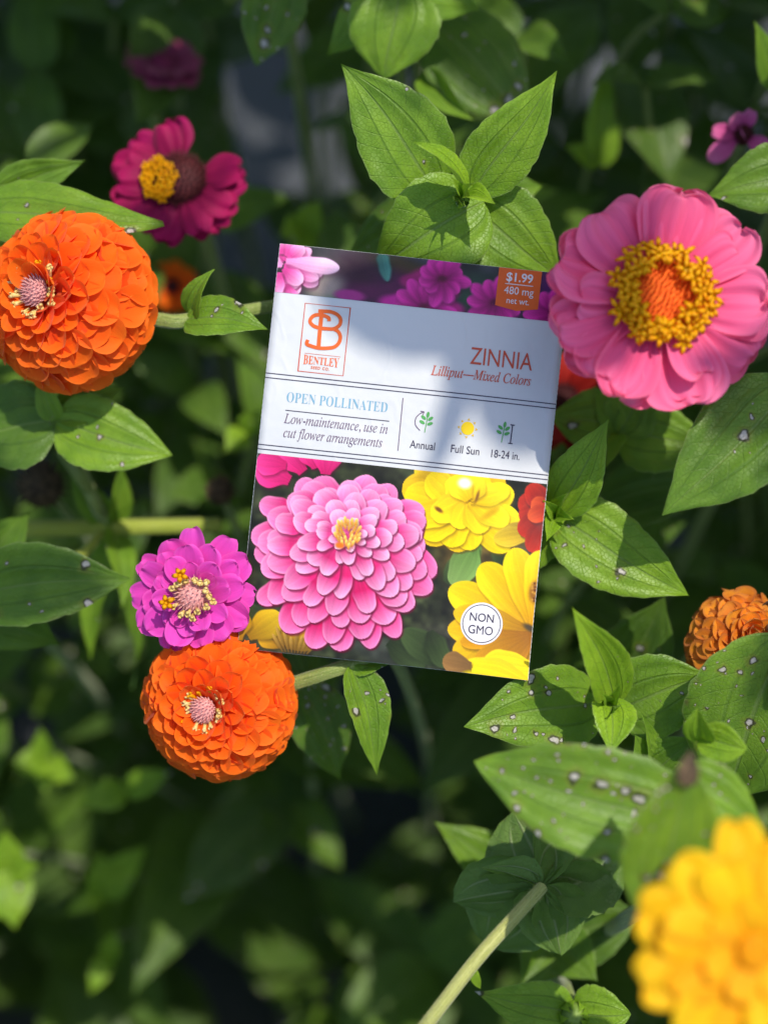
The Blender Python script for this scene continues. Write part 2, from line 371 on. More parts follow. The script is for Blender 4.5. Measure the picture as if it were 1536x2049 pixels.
def floret_arrays(p, d, tube_l, r, lobes=5, lobe_l=None, seed=0):
    """a small star floret: tube opening into pointed fleshy lobes"""
    rnd = random.Random(seed); x, y, a = frame(d); p = Vector(p); lobe_l = lobe_l or r * 2.2
    v, f = [], []; ns = 10
    for i, (h, q) in enumerate(((0, .6), (0.6, .75), (1.0, 1.0), (0.94, .35))):
        for j in range(ns):
            th = 2 * pi * j / ns; v.append(p + a * (tube_l * h) + (x * cos(th) + y * sin(th)) * (r * q))
    f = [(i * ns + j, i * ns + (j + 1) % ns, (i + 1) * ns + (j + 1) % ns, (i + 1) * ns + j) for i in range(3) for j in range(ns)]
    f.append(tuple(range(3 * ns, 4 * ns)))
    o = rnd.uniform(0, 6)
    for k in range(lobes):
        th = o + 2 * pi * k / lobes; rd = x * cos(th) + y * sin(th); td = y * cos(th) - x * sin(th)
        b = len(v); q = p + a * tube_l
        ll = lobe_l * rnd.uniform(0.8, 1.15); wd = r * 0.85
        v += [q + rd * (r * .4) - td * wd * .6, q + rd * (r * .4) + td * wd * .6, q + rd * ll * .55 + td * wd + a * r * .25, q + rd * ll * .55 - td * wd + a * r * .25,
              q + rd * ll + td * wd * .4 - a * r * .35, q + rd * ll - td * wd * .4 - a * r * .35, q + rd * (ll * .6) + a * r * .75]
        f += [(b, b + 1, b + 6), (b + 1, b + 2, b + 6), (b + 2, b + 4, b + 6), (b + 4, b + 5, b + 6), (b + 5, b + 3, b + 6), (b + 3, b, b + 6),
              (b, b + 3, b + 5, b + 4, b + 2, b + 1)]
    return v, f, [(0, 0)] * len(v)

def petal(parent, m, *args, label=None, **kw):
    SEED[0] += 1
    rnd = random.Random(SEED[0])
    vs, fs, uv = petal_arrays(*args, seed=SEED[0], **kw)
    return obj('petal', vs, fs, m, parent, uv, col=(rnd.uniform(0, 1), rnd.uniform(0, 1), 0, 1), label=label)

def to_ground(p, lean=(0.0, 0.0), k=3):
    g = Vector((p.x + lean[0], p.y + lean[1], 0.0))
    return [p.lerp(g, t / k) + Vector((0.006 * sin(3 * t), 0.006 * cos(2 * t), 0)) * (t < k) for t in range(1, k + 1)]

# ------------------------------------------------------------------ blooms
def ball_bloom(e, C, axis, R, m, m_disc, m_tube, n=132, H=0.80, phi0=19, phi1=112, cap=96, W=0.40, seed=1, wither=0.0, squash=0.0):
    """a many-petalled pompon bloom; C is the middle of the ball"""
    rnd = random.Random(seed); x, y, a = frame(axis)
    obj('bloom_core', *dome_arrays(C - a * (R * 0.15), a, R * 0.62, R * 0.62 * H, 10, 24, 0, 1, 0.25)[:2], m, e, uv=dome_arrays(C - a * (R * 0.15), a, R * 0.62, R * 0.62 * H, 10, 24, 0, 1, 0.25)[2], col=(0, 0, 0, 1))
    made = []; slots = []; ph = phi0; k = 0
    while ph < phi1:
        cnt = max(6, round(2 * pi * sin(R_(ph)) / (W * 0.80 * (0.72 + 0.28 * smooth(phi0, 60, ph)))))
        slots += [(R_(ph), 2 * pi * (q + 0.5 * (k % 2)) / cnt + 0.13 * k, q) for q in range(cnt)]; ph += 11.5 * (0.85 + 0.15 * smooth(20, 60, ph)); k += 1
    n = len(slots)
    for ph, th, q in slots:
        ph += rnd.gauss(0, 0.022); th += rnd.gauss(0, 0.045)
        ro = x * cos(th) + y * sin(th)
        nn = ro * sin(ph) + a * (cos(ph)); tt = ro * cos(ph) - a * sin(ph)
        g = smooth(R_(phi0), R_(62), ph)
        al = R_(66 - 24 * g + rnd.gauss(0, 6))                   # how far the petal stands away from the ball
        d = nn * sin(al) + tt * cos(al)
        d = (d + Vector((rnd.gauss(0, 1), rnd.gauss(0, 1), rnd.gauss(0, 1))) * (0.02 + 0.16 * wither)).normalized()
        Ln = R * (0.40 + 0.06 * g) * rnd.uniform(0.90, 1.12)
        tip = C + ro * (R * sin(ph)) + a * (R * H * cos(ph)) + nn * (R * (0.02 * (q % 2) + rnd.gauss(0, 0.010 + 0.04 * wither)))
        up = nn * cos(al) - tt * sin(al)
        Wd = R * W * (0.70 + 0.32 * g) * rnd.uniform(0.92, 1.1)
        made.append((0, tip - d * Ln, d, up, Ln, Wd, g))
    vis = sorted(range(n), key=lambda i: -(made[i][2] + made[i][3]).dot(Nv) * made[i][5])
    own = set(vis[:cap]); rest = []
    for i, (f, b, d, up, Ln, Wd, g) in enumerate(made):
        kw = dict(curl=rnd.uniform(-0.1, 0.1) - 0.40 * g, cup=rnd.uniform(0.24, 0.38) + 0.2 * (1 - g), notch=rnd.uniform(0, 0.05), ridge=0.008, base_w=0.50, nu=11, nv=8,
                  ruffle=0.012 + 0.08 * wither, tipcurl=rnd.uniform(-0.15, 0.25) + wither * rnd.uniform(-0.8, 1.2), round_=0.5)
        if i in own: petal(e, m, b, d, up, Ln, Wd, **kw)
        else: rest.append(petal_arrays(b, d, up, Ln, Wd, seed=i, **kw))
    if rest:
        vs, fs, uv = merge(rest); o = obj('petal', vs, fs, m, e, uv, col=(0.4, 0.5, 0, 1)); o['kind'] = 'stuff'
    top = C + a * (R * H * 0.80)
    if m_disc:
        vs, fs, uv = spikes_arrays(top - a * (R * 0.03), a, R * 0.14, R * 0.06, 80, R * 0.07, R * 0.016, seed, 0.4); ce = obj('flower_centre', vs, fs, m_disc, e, uv)
        for i in range(18):
            th = i * 2.399963; rr = R * rnd.uniform(0.13, 0.21)
            ro = x * cos(th) + y * sin(th); p = top + ro * rr - a * (R * 0.05)
            vs, fs, uv = floret_arrays(p, a * 0.95 + ro * 0.9 + Vector((rnd.gauss(0, .15), rnd.gauss(0, .15), 0)), R * rnd.uniform(0.07, 0.14), R * 0.030, 3, R * 0.045, i)
            obj('floret', vs, fs, m_tube if rnd.random() < 0.75 else M_FLORET, ce, uv)

def open_bloom(e, C, axis, layers, m, seed=2, skip=(), gap=None, spot_col=None):
    """rings of ray petals; layers: (count, length, width, lift angle in degrees, start radius, kwargs)"""
    rnd = random.Random(seed); x, y, a = frame(axis)
    for li, (cnt, Ln, W, lift, r0, kw) in enumerate(layers):
        for i in range(cnt):
            th = 2 * pi * (i + 0.5 * (li % 2) + rnd.uniform(-0.16, 0.16)) / cnt + li * 0.4
            if gap and gap(math.degrees(th) % 360, li): continue
            l = R_(lift + rnd.gauss(0, 5)); ro = x * cos(th) + y * sin(th)
            d = ro * cos(l) + a * sin(l); up = a * cos(l) - ro * sin(l)
            up = (up + ro.cross(a) * rnd.gauss(0, 0.16)).normalized()
            k = dict(kw); cu = k.pop('curl', 0.0)
            petal(e, m, C + ro * r0 + a * (0.0005 * li - 0.0002 * (i % 2)), d, up, Ln * rnd.uniform(0.9, 1.06), W * rnd.uniform(0.88, 1.1), curl=cu + rnd.gauss(0, 0.12), **k)

def flower(label, cat='flower', at=None, group=None):
    return empty('zinnia_flower', at, label, cat, group)

# -- orange pompon by the left edge
c = P(138, 600, -0.008); e = flower('large orange pompon zinnia cut by the left edge, its leafy stem running to the packet', at=c)
AX = V(-0.40, 0.05, 0.92)
ball_bloom(e, c - Nv * 0.004, AX, S(194, -.008), M_ORANGE, M_DISC_PINK, M_CREAM, n=128, seed=3, H=0.82)
nd = P(380, 640, -0.012)
tube('stem', e, [c - AX.normalized() * 0.012, P(320, 640, -0.012), nd, P(545, 612, -0.02), P(640, 600, -0.05)] + to_ground(P(700, 600, -0.10), (0.01, 0.02)), [0.0021, 0.0022, 0.0022, 0.0018, 0.0017, 0.002, 0.0024, 0.0026], M_STEM, hair=2600)
leaf(e, P(372, 640, -0.010), P(541, 661, -0.004), S(100), V(0, 0.35, 1), bend=0.12, fold=0.25, e=0.9, a=0.42, young=0.25, spots=0.3)
leaf(e, P(382, 632, -0.012), P(428, 538, -0.004), S(66), V(-0.6, 0, 1), bend=0.15, fold=0.3, a=0.42, young=0.5, spots=0.2)

# -- orange pompon under the packet's lower corner
c = P(438, 1408, -0.006); e = flower('round orange pompon zinnia below the violet bloom, touching the lower packet corner', at=c)
AX = V(-0.20, -0.02, 0.98)
ball_bloom(e, c - Nv * 0.004, AX, S(168, -.006), M_ORANGE, M_DISC_PINK, M_CREAM, n=120, seed=5, H=0.86)
tube('stem', e, [c - AX.normalized() * 0.012, P(585, 1368, -0.010), P(705, 1330, -0.008), P(790, 1320, -0.03)] + to_ground(P(830, 1320, -0.08), (0.02, 0.01)), [0.002, 0.0021, 0.0021, 0.0018, 0.002, 0.0024], M_STEM, hair=2200)
leaf(e, P(700, 1330, -0.006), P(754, 1552, -0.012), S(92), V(0.55, 0, 1), bend=0.06, fold=0.55, a=0.42, young=0.3, spots=0.55, twist=0.3)
leaf(e, P(705, 1328, -0.010), P(778, 1330, -0.006), S(60), V(0, 0.4, 1), bend=0.1, fold=0.3, young=0.3, spots=0.5)

# -- violet zinnia
c = P(384, 1192, 0.006); e = flower('violet magenta zinnia with layered petals and two tiny yellow stars', at=c)
AX = V(-0.12, -0.06, 0.99); Z = S(1)
open_bloom(e, c - Nv * 0.006, AX, [
    (12, Z * 122, Z * 66, 3, Z * 14, dict(curl=-0.15, cup=0.14, notch=0.05, ridge=0.012, base_w=0.4, round_=0.62)),
    (12, Z * 104, Z * 60, 17, Z * 12, dict(curl=-0.22, cup=0.10, notch=0.04, ridge=0.012, base_w=0.4, round_=0.62)),
    (10, Z * 80, Z * 50, 32, Z * 12, dict(curl=-0.30, cup=0.14, notch=0.03, ridge=0.015, base_w=0.45, round_=0.62)),
    (7, Z * 50, Z * 38, 48, Z * 24, dict(curl=-0.45, cup=0.35, notch=0.02, ridge=0.02, base_w=0.5))], M_MAGENTA, seed=12)
x, y, a = frame(AX)
vs, fs, uv = spikes_arrays(c - a * 0.0015, a, Z * 33, Z * 26, 90, Z * 14, Z * 2.6, 4); ce = obj('flower_centre', vs, fs, M_DISC_PINK, e, uv)
for i in range(17):
    th = i * 2.39996; rr = Z * random.uniform(26, 44); ro = x * cos(th) + y * sin(th)
    vs, fs, uv = floret_arrays(c + ro * rr + a * 0.0005, a + ro * 0.5, Z * 15, Z * 6, 3, Z * 8, i); obj('floret', vs, fs, M_CREAM, ce, uv)
for qx, qy in ((362, 1148), (334, 1204)):
    vs, fs, uv = floret_arrays(P(qx, qy, 0.0085), a + Vector((0.1, -0.1, 0)), Z * 12, Z * 6.5, 5, Z * 17, qx); obj('floret', vs, fs, M_FLORET, ce, uv, label='yellow star floret')
tube('stem', e, [c - a * 0.008, c - a * 0.03] + to_ground(c - a * 0.05, (0.01, 0.03)), [0.002, 0.0024], M_STEM)

# -- pink zinnia
c = P(1322, 596, 0.026); e = flower('big coral pink zinnia with a ring of golden stars, covering the corner of the packet', at=c)
AX = V(0.04, 0.10, 0.99); Z = S(1, .026); x, y, a = frame(AX)
pk = dict(cup=0.02, notch=0.10, ridge=0.026, rf=4.0, base_w=0.55, ruffle=0.05, nu=18, nv=24, round_=0.72)
open_bloom(e, c - Nv * 0.003, AX, [
    (9, Z * 206, Z * 172, 0, Z * 38, dict(pk, curl=0.0, tipcurl=0.02)),
    (9, Z * 192, Z * 160, 8, Z * 38, dict(pk, curl=-0.08, tipcurl=-0.02)),
    (3, Z * 150, Z * 120, 14, Z * 42, dict(pk, curl=-0.12, tipcurl=-0.05))], M_PINK, seed=21)
vs, fs, uv = spikes_arrays(c + a * 0.0005, a, Z * 84, Z * 16, 420, Z * 34, Z * 2.4, 6, 0.05); ce = obj('flower_centre', vs, fs, M_DISC_ORANGE, e, uv)
for i in range(56):
    th = i * 2.39996 + random.uniform(-.1, .1); rr = Z * random.choice((62, 74, 86, 97)); ro = x * cos(th) + y * sin(th)
    vs, fs, uv = floret_arrays(c + ro * rr + a * (Z * (26 - (rr / Z - 68) * 0.6)), a + ro * random.uniform(-0.4, 0.9), Z * 14, Z * 7, 5, Z * 26, i); obj('floret', vs, fs, M_FLORET, ce, uv)
tube('stem', e, [c - a * 0.004, c - a * 0.05] + to_ground(c - a * 0.08, (0.01, 0.03)), [0.002, 0.0026], M_STEM)

# -- crimson zinnia
c = P(362, 362, -0.045); e = flower('ragged crimson zinnia with missing petals, a maroon cone and a clump of yellow stars', at=c)
AX = V(-0.05, 0.12, 0.99); Z = S(1, -.045); x, y, a = frame(AX)
open_bloom(e, c, AX, [
    (11, Z * 118, Z * 78, 6, Z * 26, dict(curl=-0.2, cup=-0.1, notch=0.08, ridge=0.03, base_w=0.35, ruffle=0.06)),
    (10, Z * 108, Z * 72, 20, Z * 24, dict(curl=-0.4, cup=-0.1, notch=0.08, ridge=0.03, base_w=0.35, ruffle=0.06))], M_CRIMSON, seed=33, gap=lambda t, l: 18 < t < 78)
vs, fs, uv = spikes_arrays(c + a * 0.001, a, Z * 50, Z * 26, 160, Z * 22, Z * 3, 8, 0.4); ce = obj('flower_centre', vs, fs, M_DISC_DARK, e, uv)
for i in range(24):
    th = i * 2.39996; rr = Z * (3 + 24 * math.sqrt(i / 20)); q = P(318, 358, -0.041) + (x * cos(th) + y * sin(th) * 1.35) * rr
    vs, fs, uv = floret_arrays(q, a + (x * cos(th) + y * sin(th)) * 0.5, Z * 10, Z * 5, 5, Z * 13, i); obj('floret', vs, fs, M_FLORET, ce, uv)
tube('stem', e, [c, c - a * 0.04] + to_ground(c - a * 0.06, (0.0, 0.05)), [0.002, 0.0026], M_STEM)

# -- yellow zinnia near the lens
c = P(1514, 1905, 0.108); e = flower('golden yellow zinnia blurred close to the lens, cut by the lower corner of the view', at=c)
AX = V(0.12, 0.05, 0.98); Z = S(1, .108); x, y, a = frame(AX)
yk = dict(cup=-0.05, notch=0.06, ridge=0.02, base_w=0.45, ruffle=0.05, nu=14, nv=12, round_=0.6)
open_bloom(e, c - Nv * 0.004, AX, [(11, Z * 226, Z * 136, 2, Z * 30, dict(yk, curl=-0.18)), (9, Z * 178, Z * 124, 13, Z * 28, dict(yk, curl=-0.25)), (7, Z * 104, Z * 78, 30, Z * 24, dict(yk, curl=-0.3))], M_YELLOW, seed=44)
vs, fs, uv = spikes_arrays(c - a * 0.001, a, Z * 34, Z * 6, 90, Z * 14, Z * 5, 9, 0.2); uv = [(0.8, 0.5)] * len(uv); ce = obj('flower_centre', vs, fs, M_YELLOW, e, uv)
tube('stem', e, [c, c - a * 0.06] + to_ground(c - a * 0.09, (0.02, 0.03)), [0.002, 0.0026], M_STEM)

# -- faded orange pompon at the right edge
c = P(1478, 1290, -0.012); e = flower('faded orange pompon zinnia with browned curling petals, half hidden by a big spotted leaf', at=c)
AX = V(0.1, 0.25, 0.95)
ball_bloom(e, c, AX, S(112, -.012), M_FADED, None, None, n=84, cap=70, seed=9, H=0.9, W=0.56, wither=0.5, phi0=6)
for i in range(7):
    th = 2 + i * 0.5; q = c + V(-cos(th) * 0.015, sin(th) * 0.010, 0.004 + 0.002 * (i % 3)) 
    petal(e, M_BROWN, q, V(-cos(th), sin(th) * 0.6, 0.3), Nv, 0.006, 0.005, curl=0.8, cup=0.6, ruffle=0.12, label='dry brown petal')
tube('stem', e, [c, c - a * 0.03] + to_ground(c - a * 0.05, (0.02, 0.03)), [0.002, 0.0026], M_STEM)

# -- small mauve bloom, top right
c = P(1484, 268, -0.05); e = flower('small spent mauve zinnia with only a few petals left, beside a dark leaf', at=c)
Z = S(1, -.05); AX = V(-0.2, -0.1, 0.97); x, y, a = frame(AX)
for px_, py_, w_ in ((1474, 240, 40), (1442, 262, 34), (1436, 306, 40), (1486, 262, 34), (1524, 290, 36), (1500, 232, 30)):
    q = P(px_, py_, -0.045); d = (q - c)
    petal(e, M_MAUVE, c + d * 0.18, d, Nv, d.length * 1.15, Z * w_, curl=-0.2, cup=0.2, notch=0.04)
vs, fs, uv = spikes_arrays(c, a, Z * 22, Z * 22, 60, Z * 9, Z * 2.4, 8); obj('flower_centre', vs, fs, M_DISC_DARK, e, uv)
tube('stem', e, [c, c - a * 0.04] + to_ground(c - a * 0.06, (0.0, 0.05)), [0.0018, 0.0024], M_STEM)

# -- far blurred blooms
def far_bloom(label, px, py, h, r, m, seed, mc=M_DISC_DARK, ax=V(0.05, 0.2, 0.97), nl=2):
    c = P(px, py, h); e = flower(label, at=c); Z = S(1, h); x, y, a = frame(ax)
    open_bloom(e, c, ax, [(10, Z * r, Z * r * 0.62, 5 + 16 * k, Z * r * 0.14, dict(curl=-0.3, cup=0.1, notch=0.05)) for k in range(nl)], m, seed=seed)
    vs, fs, uv = spikes_arrays(c + a * 0.001, a, Z * r * 0.32, Z * r * 0.26, 80, Z * r * 0.1, Z * r * 0.02, seed); obj('flower_centre', vs, fs, mc, e, uv)
    tube('stem', e, [c, c - a * 0.03] + to_ground(c - a * 0.05, (0.0, 0.04)), [0.0018, 0.0024], M_STEM)
far_bloom('blurred dusky pink zinnia deep in the bed above the crimson one', 325, 132, -0.115, 76, M_DUSKY, 61, mc=M_DUSKY, ax=V(0.15, 0.72, 0.66))
far_bloom('blurred small orange zinnia deep in shade between the crimson bloom and the packet', 345, 575, -0.13, 48, M_ORANGE, 62)
far_bloom('dark red zinnia behind the packet, peeping out under the coral pink bloom', 1125, 800, -0.06, 95, M_RED, 63)
far_bloom('orange zinnia mostly out of view behind the big spotted leaf', 1552, 1490, -0.03, 40, M_ORANGE, 64)

# ------------------------------------------------------------------ leafy shoots
def shoot(label, c, leaves, group=None, stem=None, m=M_STEM, cat='plant', r=0.002, name='zinnia_shoot', bud=None):
    """c: (px, py, h) of the growing tip; leaves: dict(t=(px,py,h), w=px, b=optional base, ...)"""
    p = P(*c); e = empty(name, p, label, cat, group)
    for l in leaves:
        l = dict(l); t = P(*l.pop('t')); b = P(*l.pop('b')) if 'b' in l else p; wd = l.pop('w')
        n = l.pop('n', (0, 0, 1)); leaf(e, b, t, S(wd, c[2]), V(*n), **l)
    if stem is not False:
        pts = [p] + ([P(*q) for q in stem] if stem else [p - Nv * 0.03])
        tube('stem', e, pts + to_ground(pts[-1] - Nv * 0.02, (0.01, 0.03)), [r, r * 1.1, r * 1.2], m)
    if bud:
        x, y, a = frame(V(*bud[1])); q = p + a * bud[0] * 0.3
        vs, fs, uv = merge([dome_arrays(q, a, bud[0], bud[0] * 1.1, 8, 16, 0.03, 3, 0.7)]); obj('flower_bud', vs, fs, M_CALYX, e, uv)
        for i in range(9):
            th = i * 2.39996; ro = x * cos(th) + y * sin(th)
            leaf(e, q + ro * bud[0] * 0.95 - a * bud[0] * 0.2, q + ro * bud[0] * 0.45 + a * bud[0] * 1.1, bud[0] * 0.75, ro + a * 0.4, bend=0.28, fold=0.1, nu=8, nv=6, young=0.8)
    return e

shoot('pale green four leaved shoot standing just above the top edge of the packet', (925, 400, 0.000), [
    dict(t=(681, 126, 0.006), w=190, b=(880, 392, -0.008), n=(-0.1, 0.2, 1), bend=0.05, fold=0.20, young=0.30, spots=0.03, a=0.6),
    dict(t=(1113, 141, 0.010), w=138, b=(945, 385, -0.006), n=(0.25, 0.15, 1), bend=0.03, fold=0.32, young=0.55, a=0.55),
    dict(t=(735, 545, -0.012), w=205, b=(968, 402, -0.004), n=(-0.1, -0.25, 1), bend=0.16, fold=0.14, young=0.45, a=0.45, e=0.8, curl=0.15),
    dict(t=(1122, 560, -0.016), w=190, b=(935, 410, -0.010), n=(0.2, -0.2, 1), bend=0.12, fold=0.18, young=0.30, a=0.5, e=0.8),
    dict(t=(826, 282, 0.018), w=62, b=(930, 402, 0.001), n=(0.4, 0.6, 0.8), bend=0.12, fold=0.6, young=0.95),
    dict(t=(992, 408, 0.014), w=52, b=(925, 398, 0.002), n=(0, 0.6, 1), bend=0.1, fold=0.5, young=0.95),
    dict(t=(900, 352, 0.016), w=26, b=(922, 402, 0.004), n=(0.5, 0.2, 1), fold=0.6, young=1.0, nu=12, nv=8),
    dict(t=(948, 366, 0.018), w=24, b=(925, 402, 0.004), n=(-0.5, 0.2, 1), fold=0.6, young=1.0, nu=12, nv=8),
    dict(t=(930, 412, 0.014), w=24, b=(920, 392, 0.004), n=(0, -0.5, 1), fold=0.5, young=1.0, nu=12, nv=8),
    dict(t=(908, 400, 0.014), w=18, b=(922, 396, 0.004), n=(-0.5, -0.2, 1), fold=0.5, young=1.0, nu=12, nv=8),
    dict(t=(1085, 372, -0.040), w=120, b=(945, 400, -0.036), n=(0, 0.3, 1), young=0.2, spots=0.5),
    dict(t=(690, 520, -0.042), w=150, b=(900, 400, -0.036), n=(0, 0, 1), young=0.0, spots=0.3, dim=0.3)])
shoot('leafy shoot at the top edge with a broad smooth leaf pointing down', (800, -30, -0.030), [
    dict(t=(768, 158, -0.034), w=185, n=(0, 0.1, 1), bend=0.1, fold=0.16, young=0.30, a=0.5, e=0.6),
    dict(t=(655, 110, -0.045), w=120, n=(-0.3, 0, 1), young=0.3, spots=0.2),
    dict(t=(960, 20, -0.040), w=120, young=0.2)])
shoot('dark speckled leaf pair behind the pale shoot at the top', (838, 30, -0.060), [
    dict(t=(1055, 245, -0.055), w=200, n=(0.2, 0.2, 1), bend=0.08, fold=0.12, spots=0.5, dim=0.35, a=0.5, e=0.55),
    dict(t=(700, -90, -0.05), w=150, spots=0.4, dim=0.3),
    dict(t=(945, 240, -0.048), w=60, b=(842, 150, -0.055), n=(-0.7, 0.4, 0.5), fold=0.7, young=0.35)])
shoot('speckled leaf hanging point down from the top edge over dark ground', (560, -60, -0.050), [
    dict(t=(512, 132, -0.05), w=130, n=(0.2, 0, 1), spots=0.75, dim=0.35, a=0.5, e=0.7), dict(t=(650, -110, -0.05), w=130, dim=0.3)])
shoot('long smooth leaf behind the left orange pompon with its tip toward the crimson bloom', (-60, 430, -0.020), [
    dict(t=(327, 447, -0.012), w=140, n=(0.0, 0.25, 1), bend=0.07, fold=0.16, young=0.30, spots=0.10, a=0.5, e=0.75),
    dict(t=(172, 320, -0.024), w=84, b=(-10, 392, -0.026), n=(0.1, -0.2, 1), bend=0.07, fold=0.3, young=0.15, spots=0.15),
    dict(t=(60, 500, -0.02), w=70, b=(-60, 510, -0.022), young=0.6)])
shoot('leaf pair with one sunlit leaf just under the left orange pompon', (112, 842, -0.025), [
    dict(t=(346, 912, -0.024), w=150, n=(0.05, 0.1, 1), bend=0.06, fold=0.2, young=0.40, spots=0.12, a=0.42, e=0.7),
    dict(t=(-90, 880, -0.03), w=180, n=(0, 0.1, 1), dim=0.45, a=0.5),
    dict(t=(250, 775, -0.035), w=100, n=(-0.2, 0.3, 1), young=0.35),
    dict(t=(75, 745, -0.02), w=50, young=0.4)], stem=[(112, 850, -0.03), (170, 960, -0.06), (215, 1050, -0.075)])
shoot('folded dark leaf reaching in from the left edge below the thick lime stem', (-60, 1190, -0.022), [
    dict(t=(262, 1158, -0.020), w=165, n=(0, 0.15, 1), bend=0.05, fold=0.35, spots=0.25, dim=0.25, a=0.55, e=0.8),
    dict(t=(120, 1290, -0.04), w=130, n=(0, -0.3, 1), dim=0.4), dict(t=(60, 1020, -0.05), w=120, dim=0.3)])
# thick horizontal stem
p = P(228, 1055, -0.07); e = empty('zinnia_branch', p, 'thick lime stem lying level from the left edge toward the packet, with narrow node leaves', 'plant')
tube('stem', e, [P(-140, 1062, -0.075), P(40, 1058, -0.072), p, P(440, 1050, -0.07)], [0.0028, 0.0028, 0.0027, 0.0024], M_STEM_LIME, ns=14)
tube('stem', e, [P(-140, 1062, -0.075)] + to_ground(P(-240, 1080, -0.1), (-0.03, 0.0)), [0.0028, 0.003], M_STEM_LIME)
tube('side_stem', e, [p, P(175, 980, -0.06), P(118, 900, -0.05)], [0.0018, 0.0014], M_STEM)
tube('side_stem', e, [P(200, 1070, -0.068), P(160, 1110, -0.06), P(60, 1150, -0.06)], [0.0016, 0.0014], M_STEM_LIME)
for t, w_, n_, y_ in (((242, 925, -0.06), 62, (0.7, 0, 0.8), 0.3), ((140, 935, -0.06), 70, (-0.3, 0, 1), 0.3), ((245, 1215, -0.055), 70, (0.6, 0, 0.8), 0.35), ((180, 1320, -0.08), 64, (-0.3, 0, 1), 0.6), ((265, 1380, -0.09), 40, (0.7, 0, 0.6), 0.1)):
    leaf(e, p, P(*t), S(w_, -.06), V(*n_), fold=0.3, young=y_, spots=0.15)
# spent bud heads beside it
for i, (qx, qy, lab) in enumerate(((85, 975, 'withered grey brown seed head above the lime stem near the left edge'), (440, 985, 'small withered seed head above the end of the lime stem beside the packet'))):
    q = P(qx, qy, -0.065); e = empty('withered_zinnia', q, lab, 'withered flower'); rr = S((42, 26)[i], -.065)
    vs, fs, uv = spikes_arrays(q, V(0.1, 0.3, 0.9), rr, rr * 1.2, 90, rr * 0.5, rr * 0.08, i, 0.8); obj('dry_head', vs, fs, M_BROWN, e, uv)
    vs, fs, uv = dome_arrays(q - Nv * rr * 0.7, V(-0.1, -0.3, -0.9), rr * 0.8, rr * 1.2, 6, 14); obj('calyx', vs, fs, M_CALYX, e, uv)
    tube('stem', e, [q - Nv * rr] + to_ground(q - Nv * 0.04, (0.01, 0.02)), [0.0013, 0.002], M_STEM)
shoot('bright young shoot half hidden behind the long edge of the packet', (1112, 1030, -0.012), [
    dict(t=(1218, 838, 0.002), w=112, n=(-0.35, 0, 1), bend=0.05, fold=0.22, young=0.75, a=0.55),
    dict(t=(1378, 1192, -0.010), w=165, n=(0.1, -0.05, 1), bend=0.06, fold=0.18, young=0.55, spots=0.22, a=0.42, e=0.75, b=(1110, 1032, -0.014)),
    dict(t=(1010, 900, -0.02), w=110, young=0.5), dict(t=(1000, 1170, -0.022), w=110, young=0.5),
    dict(t=(1135, 985, 0.0), w=34, young=1.0, n=(-.3, .3, 1), fold=0.5), dict(t=(1092, 1085, 0.0), w=40, young=1.0, fold=0.5), dict(t=(1085, 1000, 0.0), w=34, young=1.0, fold=0.5), dict(t=(1150, 1040, 0.0), w=30, young=1.0, fold=0.5)])
shoot('big dark green leaf pointing down from the right edge below the coral pink bloom', (1590, 770, 0.012), [
    dict(t=(1324, 1032, 0.016), w=205, n=(-0.25, 0.15, 1), bend=0.06, fold=0.20, spots=0.16, dim=0.15, a=0.6, e=0.85),
    dict(t=(1700, 620, 0.0), w=180), dict(t=(1650, 930, 0.0), w=160)])
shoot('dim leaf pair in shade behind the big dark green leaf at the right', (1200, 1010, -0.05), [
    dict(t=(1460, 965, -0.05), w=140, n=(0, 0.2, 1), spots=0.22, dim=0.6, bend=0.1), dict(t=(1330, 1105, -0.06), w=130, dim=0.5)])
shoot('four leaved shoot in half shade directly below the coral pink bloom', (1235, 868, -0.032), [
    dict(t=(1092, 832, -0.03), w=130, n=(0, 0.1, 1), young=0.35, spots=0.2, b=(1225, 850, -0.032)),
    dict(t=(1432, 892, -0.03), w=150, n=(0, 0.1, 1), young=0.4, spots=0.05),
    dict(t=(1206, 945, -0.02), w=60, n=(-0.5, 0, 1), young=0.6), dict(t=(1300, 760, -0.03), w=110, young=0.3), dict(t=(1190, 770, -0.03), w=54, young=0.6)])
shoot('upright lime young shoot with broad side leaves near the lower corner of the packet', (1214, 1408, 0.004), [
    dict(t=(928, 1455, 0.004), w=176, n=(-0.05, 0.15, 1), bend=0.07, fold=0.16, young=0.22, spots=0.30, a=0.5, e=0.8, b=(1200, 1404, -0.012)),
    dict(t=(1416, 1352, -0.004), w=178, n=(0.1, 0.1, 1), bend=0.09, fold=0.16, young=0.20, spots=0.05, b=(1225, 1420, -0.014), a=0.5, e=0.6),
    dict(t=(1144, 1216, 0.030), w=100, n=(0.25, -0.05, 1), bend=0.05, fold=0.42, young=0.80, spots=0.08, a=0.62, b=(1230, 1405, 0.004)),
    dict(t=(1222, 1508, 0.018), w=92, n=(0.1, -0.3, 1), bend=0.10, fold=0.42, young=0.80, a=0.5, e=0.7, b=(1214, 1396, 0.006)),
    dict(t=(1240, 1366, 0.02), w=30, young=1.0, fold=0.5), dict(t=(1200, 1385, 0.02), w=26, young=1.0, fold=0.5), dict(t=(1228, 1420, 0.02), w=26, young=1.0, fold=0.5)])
shoot('bluish dark leaf standing behind the upright lime young shoot', (1235, 1360, -0.05), [dict(t=(1330, 1192, -0.03), w=150, n=(-0.2, -0.1, 1), spots=0.08, dim=0.55, a=0.6), dict(t=(1150, 1300, -0.07), w=150, dim=0.7)])
